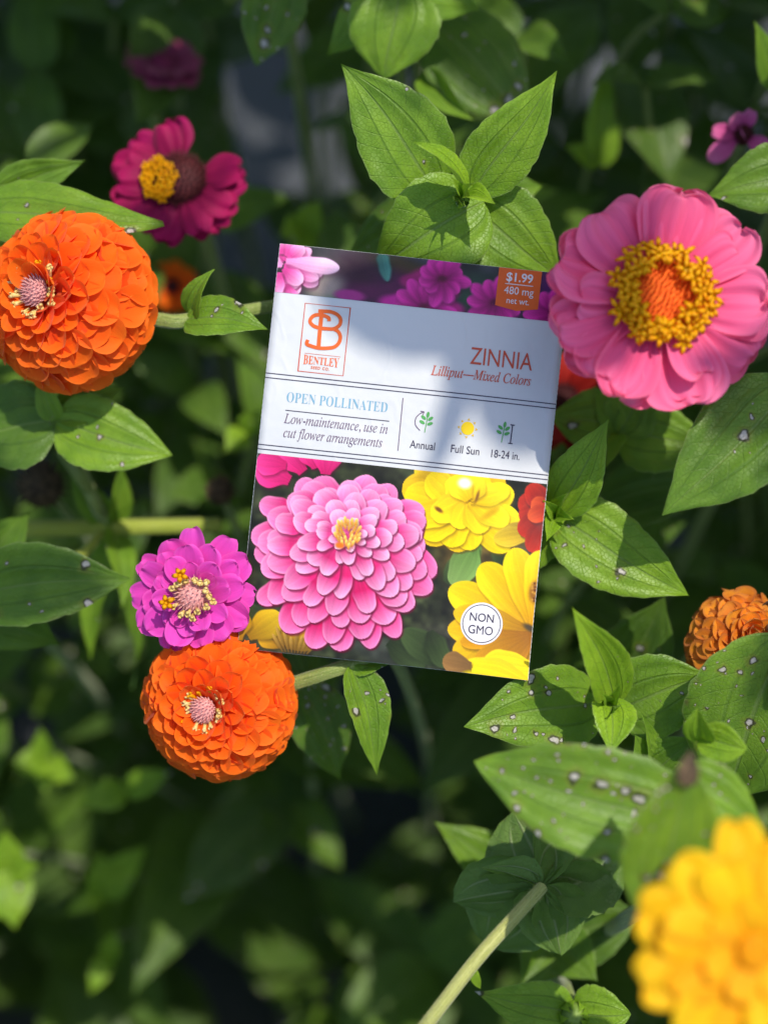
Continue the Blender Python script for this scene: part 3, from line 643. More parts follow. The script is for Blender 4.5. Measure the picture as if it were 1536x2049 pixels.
shoot('large spotted leaf at the right edge with a small two leaved side shoot', (1580, 1290, 0.016), [
    dict(t=(1452, 1590, -0.004), w=280, n=(-0.15, 0.05, 1), bend=0.08, fold=0.14, young=0.15, spots=0.6, a=0.5, e=0.45, b=(1572, 1270, 0.016)),
    dict(t=(1396, 1416, 0.030), w=62, n=(-0.3, 0, 1), bend=0.1, fold=0.3, young=0.75, b=(1402, 1482, 0.022), e=0.7),
    dict(t=(1494, 1500, 0.030), w=78, n=(0, 0.2, 1), bend=0.08, fold=0.2, young=0.75, b=(1396, 1478, 0.022), e=0.45),
    dict(t=(1700, 1450, 0.0), w=200)])
shoot('small crinkled leaf tuft under the lower right leaves', (1300, 1560, -0.014), [
    dict(t=(1285, 1430, -0.002), w=60, n=(0.6, 0, 0.8), young=0.3, fold=0.4), dict(t=(1400, 1470, -0.004), w=120, n=(-0.2, 0.2, 1), young=0.15, bend=0.12),
    dict(t=(1270, 1470, -0.004), w=90, n=(0.3, 0, 1), young=0.15), dict(t=(1480, 1640, -0.02), w=130, dim=0.3, spots=0.2)])
shoot('broad spotted leaf near the lens pointing toward the packet, above the yellow bloom', (1420, 1650, 0.048), [
    dict(t=(948, 1524, 0.040), w=225, n=(-0.1, 0.25, 1), bend=0.06, fold=0.20, young=0.15, spots=0.75, a=0.55, e=0.62, b=(1400, 1660, 0.046)),
    dict(t=(1532, 1670, 0.05), w=110, n=(0.2, 0.1, 1), young=0.35, spots=0.4, b=(1360, 1540, 0.05))])
# blurred withered leaf in front of the yellow bloom
e = shoot('blurred pale leaf with a withered brown tip rising behind the yellow bloom', (1340, 1880, 0.070), [
    dict(t=(1375, 1520, 0.082), w=190, n=(-0.1, 0.1, 1), bend=0.05, fold=0.14, young=0.30, spots=0.5, a=0.6, e=0.6, b=(1325, 1850, 0.070))])
leaf(e, P(1372, 1575, 0.0838), P(1380, 1500, 0.083), S(46, .08), V(0, 0, 1), fold=0.3, spots=0, nu=10, nv=8, label='withered brown leaf tip').data.materials[0] = M_BROWN
# round leaves seen from below on a pale stem
p = P(1085, 1775, 0.004); e = empty('zinnia_shoot', p, 'pale stem rising to a whorl of round leaves seen from below', 'plant')
tube('stem', e, [p, P(1030, 1835, 0.012), P(950, 1925, 0.018), P(845, 2062, 0.020), P(760, 2170, 0.01)], [0.0016, 0.0018, 0.0018, 0.0019], M_STEM_PALE, ns=14, hair=2600)
leaf(e, P(938, 1936, 0.018), P(962, 1980, 0.012), S(22), V(0.3, 0.3, 1), young=0.7, nu=8, nv=6)
tube('stem', e, [P(760, 2170, 0.01)] + to_ground(P(700, 2260, -0.03), (-0.02, -0.02)), [0.0024, 0.0028], M_STEM_PALE)
for t, w_, n_, kw in (((1236, 1668, -0.014), 250, (-0.1, 0.05, -1), dict(a=0.5, e=0.25, bend=0.1, fold=0.08)), ((1028, 1622, -0.012), 205, (0.2, -0.1, -1), dict(a=0.55, e=0.25, bend=0.15, spots=0.15, fold=0.10)),
                      ((906, 1806, -0.012), 150, (0.1, 0.3, -1), dict(a=0.5, e=0.35, fold=0.3, spots=0.2)), ((1122, 1912, -0.010), 150, (0, 0.2, -1), dict(a=0.45, e=0.35, fold=0.3, young=0.3)),
                      ((962, 1738, 0.002), 80, (-0.2, 0.6, -0.8), dict(fold=0.5, young=0.3)), ((975, 1895, -0.018), 200, (0, 0, -1), dict(a=0.5, e=0.3, fold=0.1)), ((1205, 1830, -0.016), 180, (0, 0, -1), dict(a=0.5, e=0.3, fold=0.1))):
    leaf(e, p, P(*t), S(w_), V(*n_), dim=kw.pop('dim', 0.05), **kw)
shoot('round green flower bud between two leaves at the bottom edge', (1146, 2030, -0.012), [
    dict(t=(948, 1984, -0.008), w=104, n=(0, 0.2, 1), bend=0.05, fold=0.16, young=0.45, spots=0.05, a=0.5), dict(t=(1262, 2030, -0.006), w=120, n=(0.1, 0.2, 1), bend=0.12, young=0.6, a=0.5, e=0.6)],
      bud=(S(26), (0, 0.15, 1)))
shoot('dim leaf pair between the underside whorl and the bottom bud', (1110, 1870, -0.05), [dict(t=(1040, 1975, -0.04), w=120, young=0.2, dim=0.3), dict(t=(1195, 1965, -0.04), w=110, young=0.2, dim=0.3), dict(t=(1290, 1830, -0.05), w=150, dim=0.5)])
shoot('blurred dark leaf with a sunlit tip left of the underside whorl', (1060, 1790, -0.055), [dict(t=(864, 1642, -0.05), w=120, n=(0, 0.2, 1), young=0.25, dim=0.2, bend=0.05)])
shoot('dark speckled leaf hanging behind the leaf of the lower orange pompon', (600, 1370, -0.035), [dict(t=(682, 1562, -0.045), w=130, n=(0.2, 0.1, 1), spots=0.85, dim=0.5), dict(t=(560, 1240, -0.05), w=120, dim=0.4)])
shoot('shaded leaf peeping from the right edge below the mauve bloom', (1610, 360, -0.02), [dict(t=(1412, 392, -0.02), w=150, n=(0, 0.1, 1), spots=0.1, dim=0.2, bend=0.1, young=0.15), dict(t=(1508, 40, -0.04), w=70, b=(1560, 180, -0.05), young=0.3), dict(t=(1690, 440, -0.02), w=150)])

# ------------------------------------------------------------------ the seed packet
KA = R_(6.1); PW, PH = 584.0, 815.0                    # packet size in photo pixels
E1 = Rv * cos(KA) - Uv * sin(KA); E2 = -Rv * sin(KA) - Uv * cos(KA)
TL = P(560, 487)
def wave(a, b):
    return (1.7 * sin(a / 190.0 + 0.5) * sin(b / 260.0 + 0.3) + 0.42 * sin(a / 77.0 + b / 120.0) + 0.16 * sin(b / 41.0 - a / 90.0) + 3.2 * max(a / PW, 0) ** 7 * max(b / PH, 0) ** 9 - 1.6 * max(1 - a / PW, 0) ** 8 * max(b / PH, 0) ** 5) * 1e-3
def K(a, b, lift=0.0):
    return TL + E1 * (a * PX) + E2 * (b * PX) + Nv * (wave(a, b) + lift * 1e-3)
def toab(X, Y): return ((X - 560) * cos(KA) + (Y - 487) * sin(KA), -(X - 560) * sin(KA) + (Y - 487) * cos(KA))

def paper(name, col, rough=0.5):
    b = NT(name); o = b.obj()
    n1 = b.noise(o, 55, 3, 0.55); n2 = b.noise(o, 2600, 2)
    h = b.math('ADD', b.math('MULTIPLY', n1, 1.6), b.math('ADD', b.math('MULTIPLY', n2, 0.05), b.math('MULTIPLY', b.ramp(b.math('ABSOLUTE', b.math('SUBTRACT', b.noise(b.scale(o, (1, 0.5, 1)), 70, 2), 0.5)), 0.0, 0.05, 1.0, 0.0), 0.12)))
    return b.bsdf(col, rough, 0.25, b.bump(h, 0.30, 0.0016))
M_PAPER = paper('white_paper', (0.615, 0.62, 0.625, 1))
def ink(name, rgb): return paper(name, L4(*rgb), 0.55)
INK_ORANGE = ink('orange_ink', (222, 98, 40)); INK_RED = ink('brick_red_ink', (200, 84, 60)); INK_NAVY = ink('navy_ink', (44, 36, 66)); INK_PLUM = ink('plum_ink', (98, 76, 106))
INK_TEAL = ink('pale_teal_ink', (116, 164, 188)); INK_GREEN = ink('green_ink', (84, 160, 84)); INK_SUN = ink('sun_yellow_ink', (244, 206, 30)); INK_GOLD = ink('gold_ink', (222, 178, 60)); INK_WHITE = ink('white_ink', (222, 220, 224))
def printed():
    b = NT('printed_photo'); at = b.n('Attribute', attribute_name='tint')
    return b.bsdf(at.outputs['Color'], 0.42, 0.3, b.bump(b.noise(b.obj(), 55, 3), 0.3, 0.002))
M_PRINT = printed()

pk = empty('seed_packet', K(PW / 2, PH / 2), 'paper seed packet with a printed pink zinnia and white label, propped among the flowers', 'seed packet')
def grid(name, a0, b0, a1, b1, na, nb, lift, m, col=None, serr=0.0):
    vs = []
    for j in range(nb + 1):
        for i in range(na + 1):
            a = a0 + (a1 - a0) * i / na; b_ = b0 + (b1 - b0) * j / nb
            if serr and i in (0, na): a += serr * (1 if j % 2 else -1)
            vs.append(K(a, b_, lift))
    fs = [(j * (na + 1) + i, (j + 1) * (na + 1) + i, (j + 1) * (na + 1) + i + 1, j * (na + 1) + i + 1) for j in range(nb) for i in range(na)]
    return obj(name, vs, fs, m, pk, col=col)
# pouch: front sheet, back sheet and edges
na, nb = 40, 160
vs = []
for lift in (0.0, -1.3):
    for j in range(nb + 1):
        for i in range(na + 1):
            a = PW * i / na; b_ = PH * j / nb
            if i in (0, na): a += 0.3 * (1 if j % 2 else -1)
            edge = min(i, na - i, (nb - j) / 3, j / 3) / 4
            vs.append(K(a, b_, lift * min(0.25 + edge, 1) if lift else 0))
q = (na + 1) * (nb + 1); I = lambda j, i: j * (na + 1) + i
fs = []
for j in range(nb):
    for i in range(na):
        fs.append((I(j, i), I(j + 1, i), I(j + 1, i + 1), I(j, i + 1))); fs.append((q + I(j, i), q + I(j, i + 1), q + I(j + 1, i + 1), q + I(j + 1, i)))
for j in range(nb):
    fs.append((I(j, 0), q + I(j, 0), q + I(j + 1, 0), I(j + 1, 0))); fs.append((I(j, na), I(j + 1, na), q + I(j + 1, na), q + I(j, na)))
for i in range(na):
    fs.append((I(0, i), I(0, i + 1), q + I(0, i + 1), q + I(0, i))); fs.append((I(nb, i), q + I(nb, i), q + I(nb, i + 1), I(nb, i + 1)))
obj('pouch', vs, fs, M_PAPER, pk)

# printed pictures, painted petal by petal into a colour grid
class Canvas:
    def __init__(s, a0, b0, a1, b1, step):
        s.na = int((a1 - a0) / step); s.nb = int((b1 - b0) / step); s.box = (a0, b0, a1, b1)
        A, B = np.meshgrid(np.linspace(a0, a1, s.na + 1), np.linspace(b0, b1, s.nb + 1)); s.A, s.B = A, B
        s.c = np.zeros(A.shape + (3,)); s.step = step; s.rng = np.random.default_rng(5)
    def fill(s, col): s.c[:] = col
    def blob(s, a, b, ra, rb, col, soft=0.5, ang=0.0, op=1.0):
        dx, dy = s.A - a, s.B - b; ca, sa = cos(ang), sin(ang)
        d = np.sqrt(((dx * ca + dy * sa) / ra) ** 2 + ((-dx * sa + dy * ca) / rb) ** 2)
        m = np.clip((1 + soft - d) / (2 * soft), 0, 1); m = (m * m * (3 - 2 * m) * op)[..., None]
        s.c = s.c * (1 - m) + np.array(col, float) * m
    def petal(s, a, b, ang, Ln, W, base, tip, edge=None, soft=1.0, round_=0.55, bw=0.35, bendy=0.0, shade=0.5, power=1.0, g0=0.0):
        """one petal from (a,b) along ang (image angle, b down)"""
        pad = 6; r = Ln + W
        i0 = max(int((a - r - s.box[0]) / s.step) - pad, 0); i1 = min(int((a + r - s.box[0]) / s.step) + pad, s.na + 1)
        j0 = max(int((b - r - s.box[1]) / s.step) - pad, 0); j1 = min(int((b + r - s.box[1]) / s.step) + pad, s.nb + 1)
        if i1 <= i0 or j1 <= j0: return
        for sh in (1, 0):
            dx = s.A[j0:j1, i0:i1] - a - sh * 2.5; dy = s.B[j0:j1, i0:i1] - b - sh * 4.0
            u = (dx * cos(ang) + dy * sin(ang)) / Ln; v = (-dx * sin(ang) + dy * cos(ang)) / (W / 2)
            v = v + bendy * u * u; hh = a * 0.37 + b * 0.61
            t = np.clip(u / round_, 0, 1); f = bw + (1 - bw) * t * t * (3 - 2 * t)
            f = np.where(u > round_, f * np.sqrt(np.clip(1 - ((u - round_) / (1 - round_)) ** 2.2, 0, 1)), f)
            f = f * (1 + 0.05 * np.sin(7 * u + hh) + 0.03 * np.sin(15 * u + 2 * hh))
            d = (f - np.abs(v)) * W / 2
            m = np.clip(d / (soft * s.step * (5.0 if sh else 1.25)) + 0.5, 0, 1) * (u > 0) * (u < 1.0)
            sub = s.c[j0:j1, i0:i1]
            if sh:
                m = (m * shade)[..., None]; sub[:] = sub * (1 - m) + np.array(base, float) * 0.42 * m; continue
            g = np.clip((u - g0) / (1 - g0), 0, 1)[..., None] ** power
            col = np.array(base, float) * (1 - g) + np.array(tip, float) * g
            vn = v / np.maximum(f, 0.2); st = 0.5 * np.sin(vn * 13 + hh) + 0.3 * np.sin(vn * 23 + 1.7 * hh + 2 * u) + 0.3 * np.sin(vn * 37 + hh * 0.3)
            col = col * (1 + 0.045 * (st * (1.2 - u * 0.6)))[..., None]
            rel = np.abs(v) / np.maximum(f, 0.05)
            col = col * (1 - 0.05 * np.exp(-((v - 0.3 * np.sin(a * 7 + b)) / 0.3) ** 2)[..., None])
            lightside = np.clip(-(v) * 0.10 + 1.0, 0.8, 1.15)[..., None]; col = col * lightside
            if edge is not None:
                k = np.clip((rel - 0.72) / 0.28, 0, 1)[..., None] * np.clip(u * 2 - 0.6, 0, 1)[..., None] * 0.32; col = col * (1 - k) + np.array(edge, float) * k
            m = m[..., None]; sub[:] = sub * (1 - m) + np.clip(col, 0, 255) * m
    def noise(s, amp, cell):
        h, w_ = s.c.shape[:2]; g = s.rng.normal(0, 1, (int(h / cell) + 3, int(w_ / cell) + 3))
        y = np.arange(h) / cell; x = np.arange(w_) / cell; y0 = y.astype(int); x0 = x.astype(int); fy = (y - y0)[:, None]; fx = (x - x0)[None, :]
        fy = fy * fy * (3 - 2 * fy); fx = fx * fx * (3 - 2 * fx)
        n = (g[y0][:, x0] * (1 - fy) * (1 - fx) + g[y0 + 1][:, x0] * fy * (1 - fx) + g[y0][:, x0 + 1] * (1 - fy) * fx + g[y0 + 1][:, x0 + 1] * fy * fx)
        s.c = np.clip(s.c * (1 + amp * n[..., None]), 0, 255)
    def sheet(s, name, lift):
        c = lin(np.clip(s.c, 0, 255)).reshape(-1, 3); c = np.concatenate([c, np.ones((len(c), 1))], 1)
        return grid(name, *s.box, s.na, s.nb, lift, M_PRINT, c)

rnd = random.Random(11)
cv = Canvas(0.9, 422, PW - 0.9, PH - 0.5, 1.6)
cv.fill((36, 40, 24)); cv.noise(0.35, 22); cv.noise(0.15, 6)
for a, b, ra, rb, c_, an in ((395, 470, 70, 40, (40, 38, 46), 0), (345, 445, 40, 22, (66, 92, 48), 0.3), (440, 590, 60, 50, (98, 76, 36), 0.4), (420, 760, 70, 40, (58, 56, 48), 0), (300, 790, 90, 28, (62, 66, 58), 0.2),
                             (520, 540, 60, 30, (110, 84, 40), 0), (560, 590, 40, 40, (86, 80, 62), 0), (60, 770, 80, 40, (60, 60, 44), 0), (470, 690, 40, 60, (84, 70, 44), 0)):
    cv.blob(a, b, ra, rb, c_, 0.6, an, 0.8)
cv.noise(0.18, 9)
for a, b, an, ln, w_ in ((300, 770, 30, 90, 54), (420, 800, -150, 110, 60), (380, 740, 60, 80, 46), (340, 440, 10, 70, 34), (420, 650, -100, 60, 40), (150, 790, -20, 90, 40), (60, 760, -160, 80, 50), (520, 600, -120, 60, 36)):
    cv.petal(a, b, R_(an), ln, w_, (34, 44, 22), (66, 84, 44), (80, 100, 56), soft=2.5, round_=0.35)
# green leaf and stem in the picture
cv.blob(448, 556, 17, 42, (86, 128, 58), 0.25, -0.12); cv.petal(452, 560, 1.95, 92, 62, (96, 132, 60), (128, 158, 84), (150, 176, 104), round_=0.4)
cv.blob(447, 530, 8, 40, (60, 92, 44), 0.4, -0.1)
Yb, Yt, Ye = (206, 150, 8), (252, 216, 10), (255, 232, 40)
def yfan(ca, cb, lst, base=Yb, tip=Yt, edge=Ye):
    for an, ln, w_ in lst: cv.petal(ca, cb, R_(an), ln, w_, base, tip, edge, round_=0.5, bw=0.4, power=0.7)
for an in range(-180, 181, 36): cv.petal(402, 470, R_(an + 7), 108, 74, (190, 128, 10), (236, 190, 14), (244, 206, 40), round_=0.5, power=0.8)
yfan(418, 490, [(-170, 118, 70), (-140, 96, 64), (-100, 70, 66), (-60, 84, 60), (-25, 110, 62), (8, 122, 66), (35, 126, 60), (70, 84, 58), (105, 80, 62), (140, 96, 62), (165, 110, 60)])
yfan(430, 470, [(150, 82, 58), (110, 62, 52), (60, 72, 56), (25, 92, 52), (-20, 84, 46), (-70, 50, 46), (-130, 56, 48)], (232, 176, 6), (255, 226, 24))
cv.blob(418, 438, 14, 11, (255, 250, 214), 0.5); cv.blob(372, 496, 9, 4, (120, 70, 20), 0.6, 0.5); cv.blob(446, 462, 3, 12, (130, 84, 20), 0.7, 0.2); cv.blob(476, 492, 22, 6, (206, 160, 10), 0.7, -0.7)
cv.petal(560, 500, R_(140), 70, 40, (150, 116, 30), (216, 184, 40), (226, 200, 70)); cv.petal(575, 520, R_(165), 90, 40, (160, 126, 30), (226, 190, 40), (230, 206, 80))
# red bloom at the edge
for an, ln, w_ in ((200, 66, 50), (170, 60, 46), (140, 72, 46), (230, 70, 46), (110, 86, 44)): cv.petal(592, 480, R_(an), ln, w_, (96, 10, 14), (190, 40, 22), (214, 70, 40))
for an, ln, w_ in ((190, 40, 36), (150, 48, 34)): cv.petal(594, 470, R_(an), ln, w_, (150, 24, 14), (222, 84, 34), (230, 100, 60))
# right lower yellow bloom
for an, ln, w_ in ((-160, 190, 72), (-135, 170, 70), (-110, 170, 66), (-92, 160, 60)): cv.petal(588, 716, R_(an), ln, w_, (196, 132, 8), (250, 212, 14), (255, 226, 40), round_=0.62, power=0.8)
for an, ln, w_ in ((176, 175, 66), (160, 170, 70), (140, 190, 76), (122, 160, 74), (105, 120, 70), (-172, 168, 56)): cv.petal(590, 720, R_(an), ln, w_, (150, 92, 8), (238, 186, 14), (250, 206, 40), round_=0.6, power=0.7)
for an, ln, w_ in ((168, 150, 40), (150, 130, 44), (128, 120, 46)): cv.petal(590, 724, R_(an), ln, w_, (150, 90, 10), (214, 150, 16), (226, 170, 40), round_=0.6)
cv.petal(600, 792, R_(178), 110, 70, (246, 214, 14), (254, 226, 20), (255, 232, 60)); cv.petal(600, 830, R_(190), 150, 74, (238, 206, 14), (252, 222, 20), (255, 230, 60)); cv.petal(470, 800, R_(185), 58, 44, (120, 86, 46), (150, 108, 58), (160, 120, 70))
cv.blob(582, 640, 13, 22, (150, 96, 30), 0.4); cv.blob(578, 712, 14, 6, (70, 58, 40), 0.6, 0.4)
for i in range(30): cv.blob(582 + rnd.uniform(-9, 9), 640 + rnd.uniform(-18, 18), 2.4, 2.4, rnd.choice(((196, 140, 50), (96, 50, 22))), 0.5)
# lower left tan blooms
for an, ln, w_ in ((200, 60, 44), (240, 62, 42), (-90, 66, 40), (-60, 70, 40), (-20, 60, 40)): cv.petal(96, 800, R_(an), ln, w_, (130, 88, 14), (206, 156, 20), (216, 172, 50))
cv.petal(20, 790, R_(-40), 80, 60, (150, 110, 12), (214, 176, 24)); cv.petal(0, 800, R_(-100), 60, 60, (170, 120, 16), (204, 160, 30))
for i in range(9): cv.petal(92 + i * 6, 812, R_(-90 + (i - 4) * 9), rnd.uniform(30, 60), 7, (110, 76, 20), (190, 148, 60))
# the big pink bloom behind edge petals
for a, b, an, ln, w_ in ((70, 470, 200, 74, 66), (95, 450, 225, 70, 60), (120, 440, 250, 50, 56), (60, 440, 180, 60, 50), (140, 450, 270, 60, 60)):
    cv.petal(a, b, R_(an), ln, w_, (196, 22, 96), (232, 60, 140), (240, 110, 170))
DC = (197, 566)
rings = [(17, 192, 208, 104, 66), (17, 178, 184, 94, 60), (16, 164, 164, 92, 58), (14, 150, 146, 88, 56), (13, 124, 114, 78, 50), (12, 96, 84, 66, 42), (10, 68, 56, 52, 32), (8, 40, 34, 36, 22)]
for k, (cnt, rx, ry, ln, w_) in enumerate(rings):
    f = k / (len(rings) - 1)
    cx, cy_ = 190 + 7 * f, 600 - 34 * f
    order = list(range(cnt)); rnd.shuffle(order)
    for i in order:
        th = 2 * pi * (i + 0.5 * (k % 2) + rnd.uniform(-.3, .3)) / cnt
        upper = 0.5 - 0.5 * sin(th)                         # 1 at the top of the flower
        tx = cx + rx * cos(th) * rnd.uniform(.90, 1.05); ty = cy_ + (ry * (0.76 if sin(th) < 0 else 1.0)) * sin(th) * rnd.uniform(.95, 1.04)
        an = math.atan2(ty - DC[1], tx - DC[0]) + rnd.uniform(-.10, .10)
        L_ = ln * rnd.uniform(.92, 1.1) * (0.85 if sin(th) < 0 else 1.0)
        base = np.array((206, 0, 76)) * (1 - f) + np.array((206, 50, 118)) * f
        tip = np.array((246, 140, 194)) * (1 - f) + np.array((252, 200, 226)) * f
        tip = np.clip(tip + rnd.uniform(-14, 10), 0, 255); tip = tip * (1 - 0.45 * upper * f) + np.array((246, 206, 234)) * 0.45 * upper * f
        base = base * (1 - 0.5 * upper) + np.array((232, 100, 168)) * 0.5 * upper
        cv.petal(tx - cos(an) * L_, ty - sin(an) * L_, an, L_, w_ * rnd.uniform(.74, 1.0), base, tip, (252, 214, 234), round_=0.55, bw=0.42, bendy=rnd.uniform(-.25, .25), shade=0.85, power=0.8, g0=0.45)
for i in range(34):
    th = i * 2.39996; rr = 4 + 3.6 * math.sqrt(i) * 1.15
    cv.petal(DC[0] + rr * cos(th) * .8, DC[1] + 2 + rr * sin(th), R_(-90) + 0.5 * cos(th), 15, 6.5, (214, 120, 20), (252, 224, 120), (255, 240, 180), shade=0.35)
cv.blob(DC[0] - 14, DC[1] + 22, 8, 6, (230, 110, 20), 0.5)
cv.c = np.clip(cv.c * (1 + cv.rng.normal(0, 0.012, cv.A.shape)[..., None]), 0, 255)
cv.sheet('printed_picture', 0.10)

cv = Canvas(0.9, 0.5, PW - 0.9, 98, 1.6)
cv.fill((40, 40, 46)); cv.noise(0.35, 20)
for a, b, ra, rb, c_, an in ((110, 70, 36, 40, (92, 128, 92), 0.3), (160, 40, 60, 40, (58, 24, 44), 0), (330, 30, 30, 26, (60, 92, 78), 0), (400, 60, 50, 40, (40, 74, 52), 0.2), (250, 20, 60, 16, (70, 56, 30), 0.2), (240, 62, 40, 30, (84, 22, 66), 0),
                             (180, 80, 44, 18, (90, 24, 70), 0), (100, 78, 34, 22, (176, 150, 140), -0.4), (560, 60, 40, 60, (48, 32, 60), 0), (545, 20, 20, 30, (84, 24, 96), 0)): cv.blob(a, b, ra, rb, c_, 0.7, an, 0.9)
for a, b, ra, rb, c_, an in ((300, 40, 40, 24, (170, 30, 110), -0.3), (340, 60, 26, 18, (186, 36, 120), 0.2), (270, 48, 24, 14, (150, 30, 96), 0), (440, 66, 34, 26, (186, 30, 130), 0), (470, 88, 22, 16, (170, 20, 130), 0), (150, 90, 30, 12, (170, 50, 130), 0),
                             (300, 94, 46, 24, (206, 26, 140), 0), (270, 84, 30, 20, (214, 36, 146), 0), (340, 94, 40, 18, (200, 26, 130), 0), (245, 96, 36, 18, (206, 36, 150), 0), (312, 80, 30, 18, (220, 50, 150), 0)): cv.blob(a, b, ra, rb, c_, 0.35, an, 0.92)
for fa, fb in ((300, 96), (440, 72), (330, 36), (560, 80)):
    for q in range(11):
        an = q * 33 + fa; cv.petal(fa + 8 * cos(R_(an)), fb + 5 * sin(R_(an)), R_(an), rnd.uniform(34, 56) * (1 if fa != 300 else 1.35), 26, (150, 14, 100), (232, 56, 166), (240, 90, 184), soft=3.0, shade=0.4)
    cv.blob(fa, fb, 9, 7, (90, 10, 50), 0.8)
cv.petal(203, -6, R_(72), 62, 26, (44, 96, 88), (78, 140, 126), soft=3, round_=0.25)
for q in range(26):
    an = -100 + 11 * (q * 7 % 26) + rnd.uniform(-6, 6); rr = rnd.uniform(6, 40)
    cv.petal(6 + rr * cos(R_(an)), 46 + rr * sin(R_(an)), R_(an), rnd.uniform(34, 58), rnd.uniform(24, 36), (206, 60, 140), (248, 186, 220), (252, 214, 234), soft=1.5, shade=0.6, g0=0.2)
cv.petal(16, 34, R_(2), 108, 34, (232, 130, 190), (250, 206, 230), soft=1.6); cv.petal(10, 44, R_(-160), 40, 30, (232, 130, 190), (250, 206, 230), soft=1.6)
cv.c = np.clip(cv.c * (1 + cv.rng.normal(0, 0.012, cv.A.shape)[..., None]), 0, 255)
cv.sheet('printed_strip', 0.10)

def poly(name, pts, lift, m, parent=pk, cells=None):
    vs = [K(a, b, lift) for a, b in pts]; return obj(name, vs, [tuple(range(len(vs)))[::-1]], m, parent, smooth=False)
def strip(name, pts, w_, lift, m, closed=False):
    """a printed line of width w_ through pts"""
    vs, fs = [], []; n = len(pts); ws = w_ if isinstance(w_, (list, tuple)) else [w_] * n
    for i, (a, b) in enumerate(pts):
        p0 = pts[(i - 1) % n] if (closed or i) else pts[i]; p1 = pts[(i + 1) % n] if (closed or i < n - 1) else pts[i]
        dx, dy = p1[0] - p0[0], p1[1] - p0[1]; l = math.hypot(dx, dy) or 1; nx, ny = -dy / l * ws[i] / 2, dx / l * ws[i] / 2
        if closed:
            d0 = (a - p0[0], b - p0[1]); l0 = math.hypot(*d0) or 1
            k = abs((-d0[1] / l0) * (-dy / l) + (d0[0] / l0) * (dx / l)); nx /= max(k, .5); ny /= max(k, .5)
        vs += [K(a + nx, b + ny, lift), K(a - nx, b - ny, lift)]
    for i in range(n if closed else n - 1):
        j = (i + 1) % n; fs.append((2 * i, 2 * i + 1, 2 * j + 1, 2 * j))
    return vs, fs
def many(name, lst, m, parent=pk, label=None):
    vs, fs = [], []
    for v, f in lst:
        k = len(vs); vs += v; fs += [tuple(i + k for i in q) for q in f]
    return obj(name, vs, fs, m, parent, smooth=False, label=label)
def seg(a0, b0, a1, b1, n=24): return [(a0 + (a1 - a0) * i / n, b0 + (b1 - b0) * i / n) for i in range(n + 1)]
def disc(a, b, r, lift, n=40): 
    return [K(a, b, lift)] + [K(a + r * cos(2 * pi * i / n), b + r * sin(2 * pi * i / n), lift) for i in range(n)], [(0, (i + 1) % n + 1, i + 1) for i in range(n)]

for k, (b0, wd) in enumerate(((261, 1.7), (270, 1.7), (404, 1.7), (413, 1.7))):
    many('rule_line', [strip('', seg(0.5, b0, PW - 0.5, b0, 60), wd, 0.12, None)], INK_NAVY)
many('rule_line', [strip('', seg(47, 331, 255, 331), 1.5, 0.12, None)], INK_NAVY)
many('rule_line', [strip('', seg(277.5, 282, 278.5, 388), 1.6, 0.12, None)], INK_PLUM)

# lettering
def italic(s): return ''.join('\u210e' if c == 'h' else chr(0x1D44E + ord(c) - 97) if 'a' <= c <= 'z' else chr(0x1D434 + ord(c) - 65) if 'A' <= c <= 'Z' else c for c in s)
def serif(s): return ''.join(chr(0x1D400 + ord(c) - 65) if 'A' <= c <= 'Z' else c for c in s)
def text(body, a, b, width, cap, m, lift=0.13, offset=0.0, parent=pk, arch=0.0, space=1.0, shape=None):
    """flat printed words centred on (a, b), width wide, with capitals cap high"""
    cu = bpy.data.curves.new('lettering', 'FONT'); cu.body = shape or body; cu.size = 1; cu.offset = offset; cu.space_character = space
    cu.resolution_u = 4
    o = bpy.data.objects.new('lettering', cu); COL.objects.link(o)
    dg = bpy.context.evaluated_depsgraph_get(); me = bpy.data.meshes.new_from_object(o.evaluated_get(dg))
    v = np.empty(len(me.vertices) * 3); me.vertices.foreach_get('co', v); v = v.reshape(-1, 3)
    fs = [tuple(p.vertices) for p in me.polygons]
    bpy.data.objects.remove(o); bpy.data.curves.remove(cu); bpy.data.meshes.remove(me)
    x0, x1 = v[:, 0].min(), v[:, 0].max(); sx = width / (x1 - x0); sy = cap / 0.69
    vs = []
    for q in v:
        s = (q[0] - x0) / (x1 - x0) - 0.5
        yy = (q[1] - 0.345) * sy * (1 + arch * (4 * s * s))
        vs.append(K(a + s * width, b - yy, lift))
    return obj('lettering', vs, fs, m, parent, smooth=False)
text('ZINNIA', 465, 182.6, 125, 34, INK_RED)
text('', 427.8, 220.5, 201, 19, INK_RED, shape=italic('Lilliput') + '\u2014' + italic('Mixed Colors'), offset=0.006)
text('', 148, 304, 202, 20, INK_TEAL, shape=serif('OPEN POLLINATED'), offset=-0.012)
text('', 150, 347, 208, 19, INK_PLUM, shape=italic('Low-maintenance, use in'), offset=0.0)
text('', 147, 375, 198, 19, INK_PLUM, shape=italic('cut flower arrangements'), offset=0.0)
text('Annual', 326, 371.5, 50, 15.5, INK_NAVY); text('Full Sun', 412, 371.5, 57, 15.5, INK_NAVY); text('18-24 in.', 493.5, 372.5, 57, 15.5, INK_NAVY)
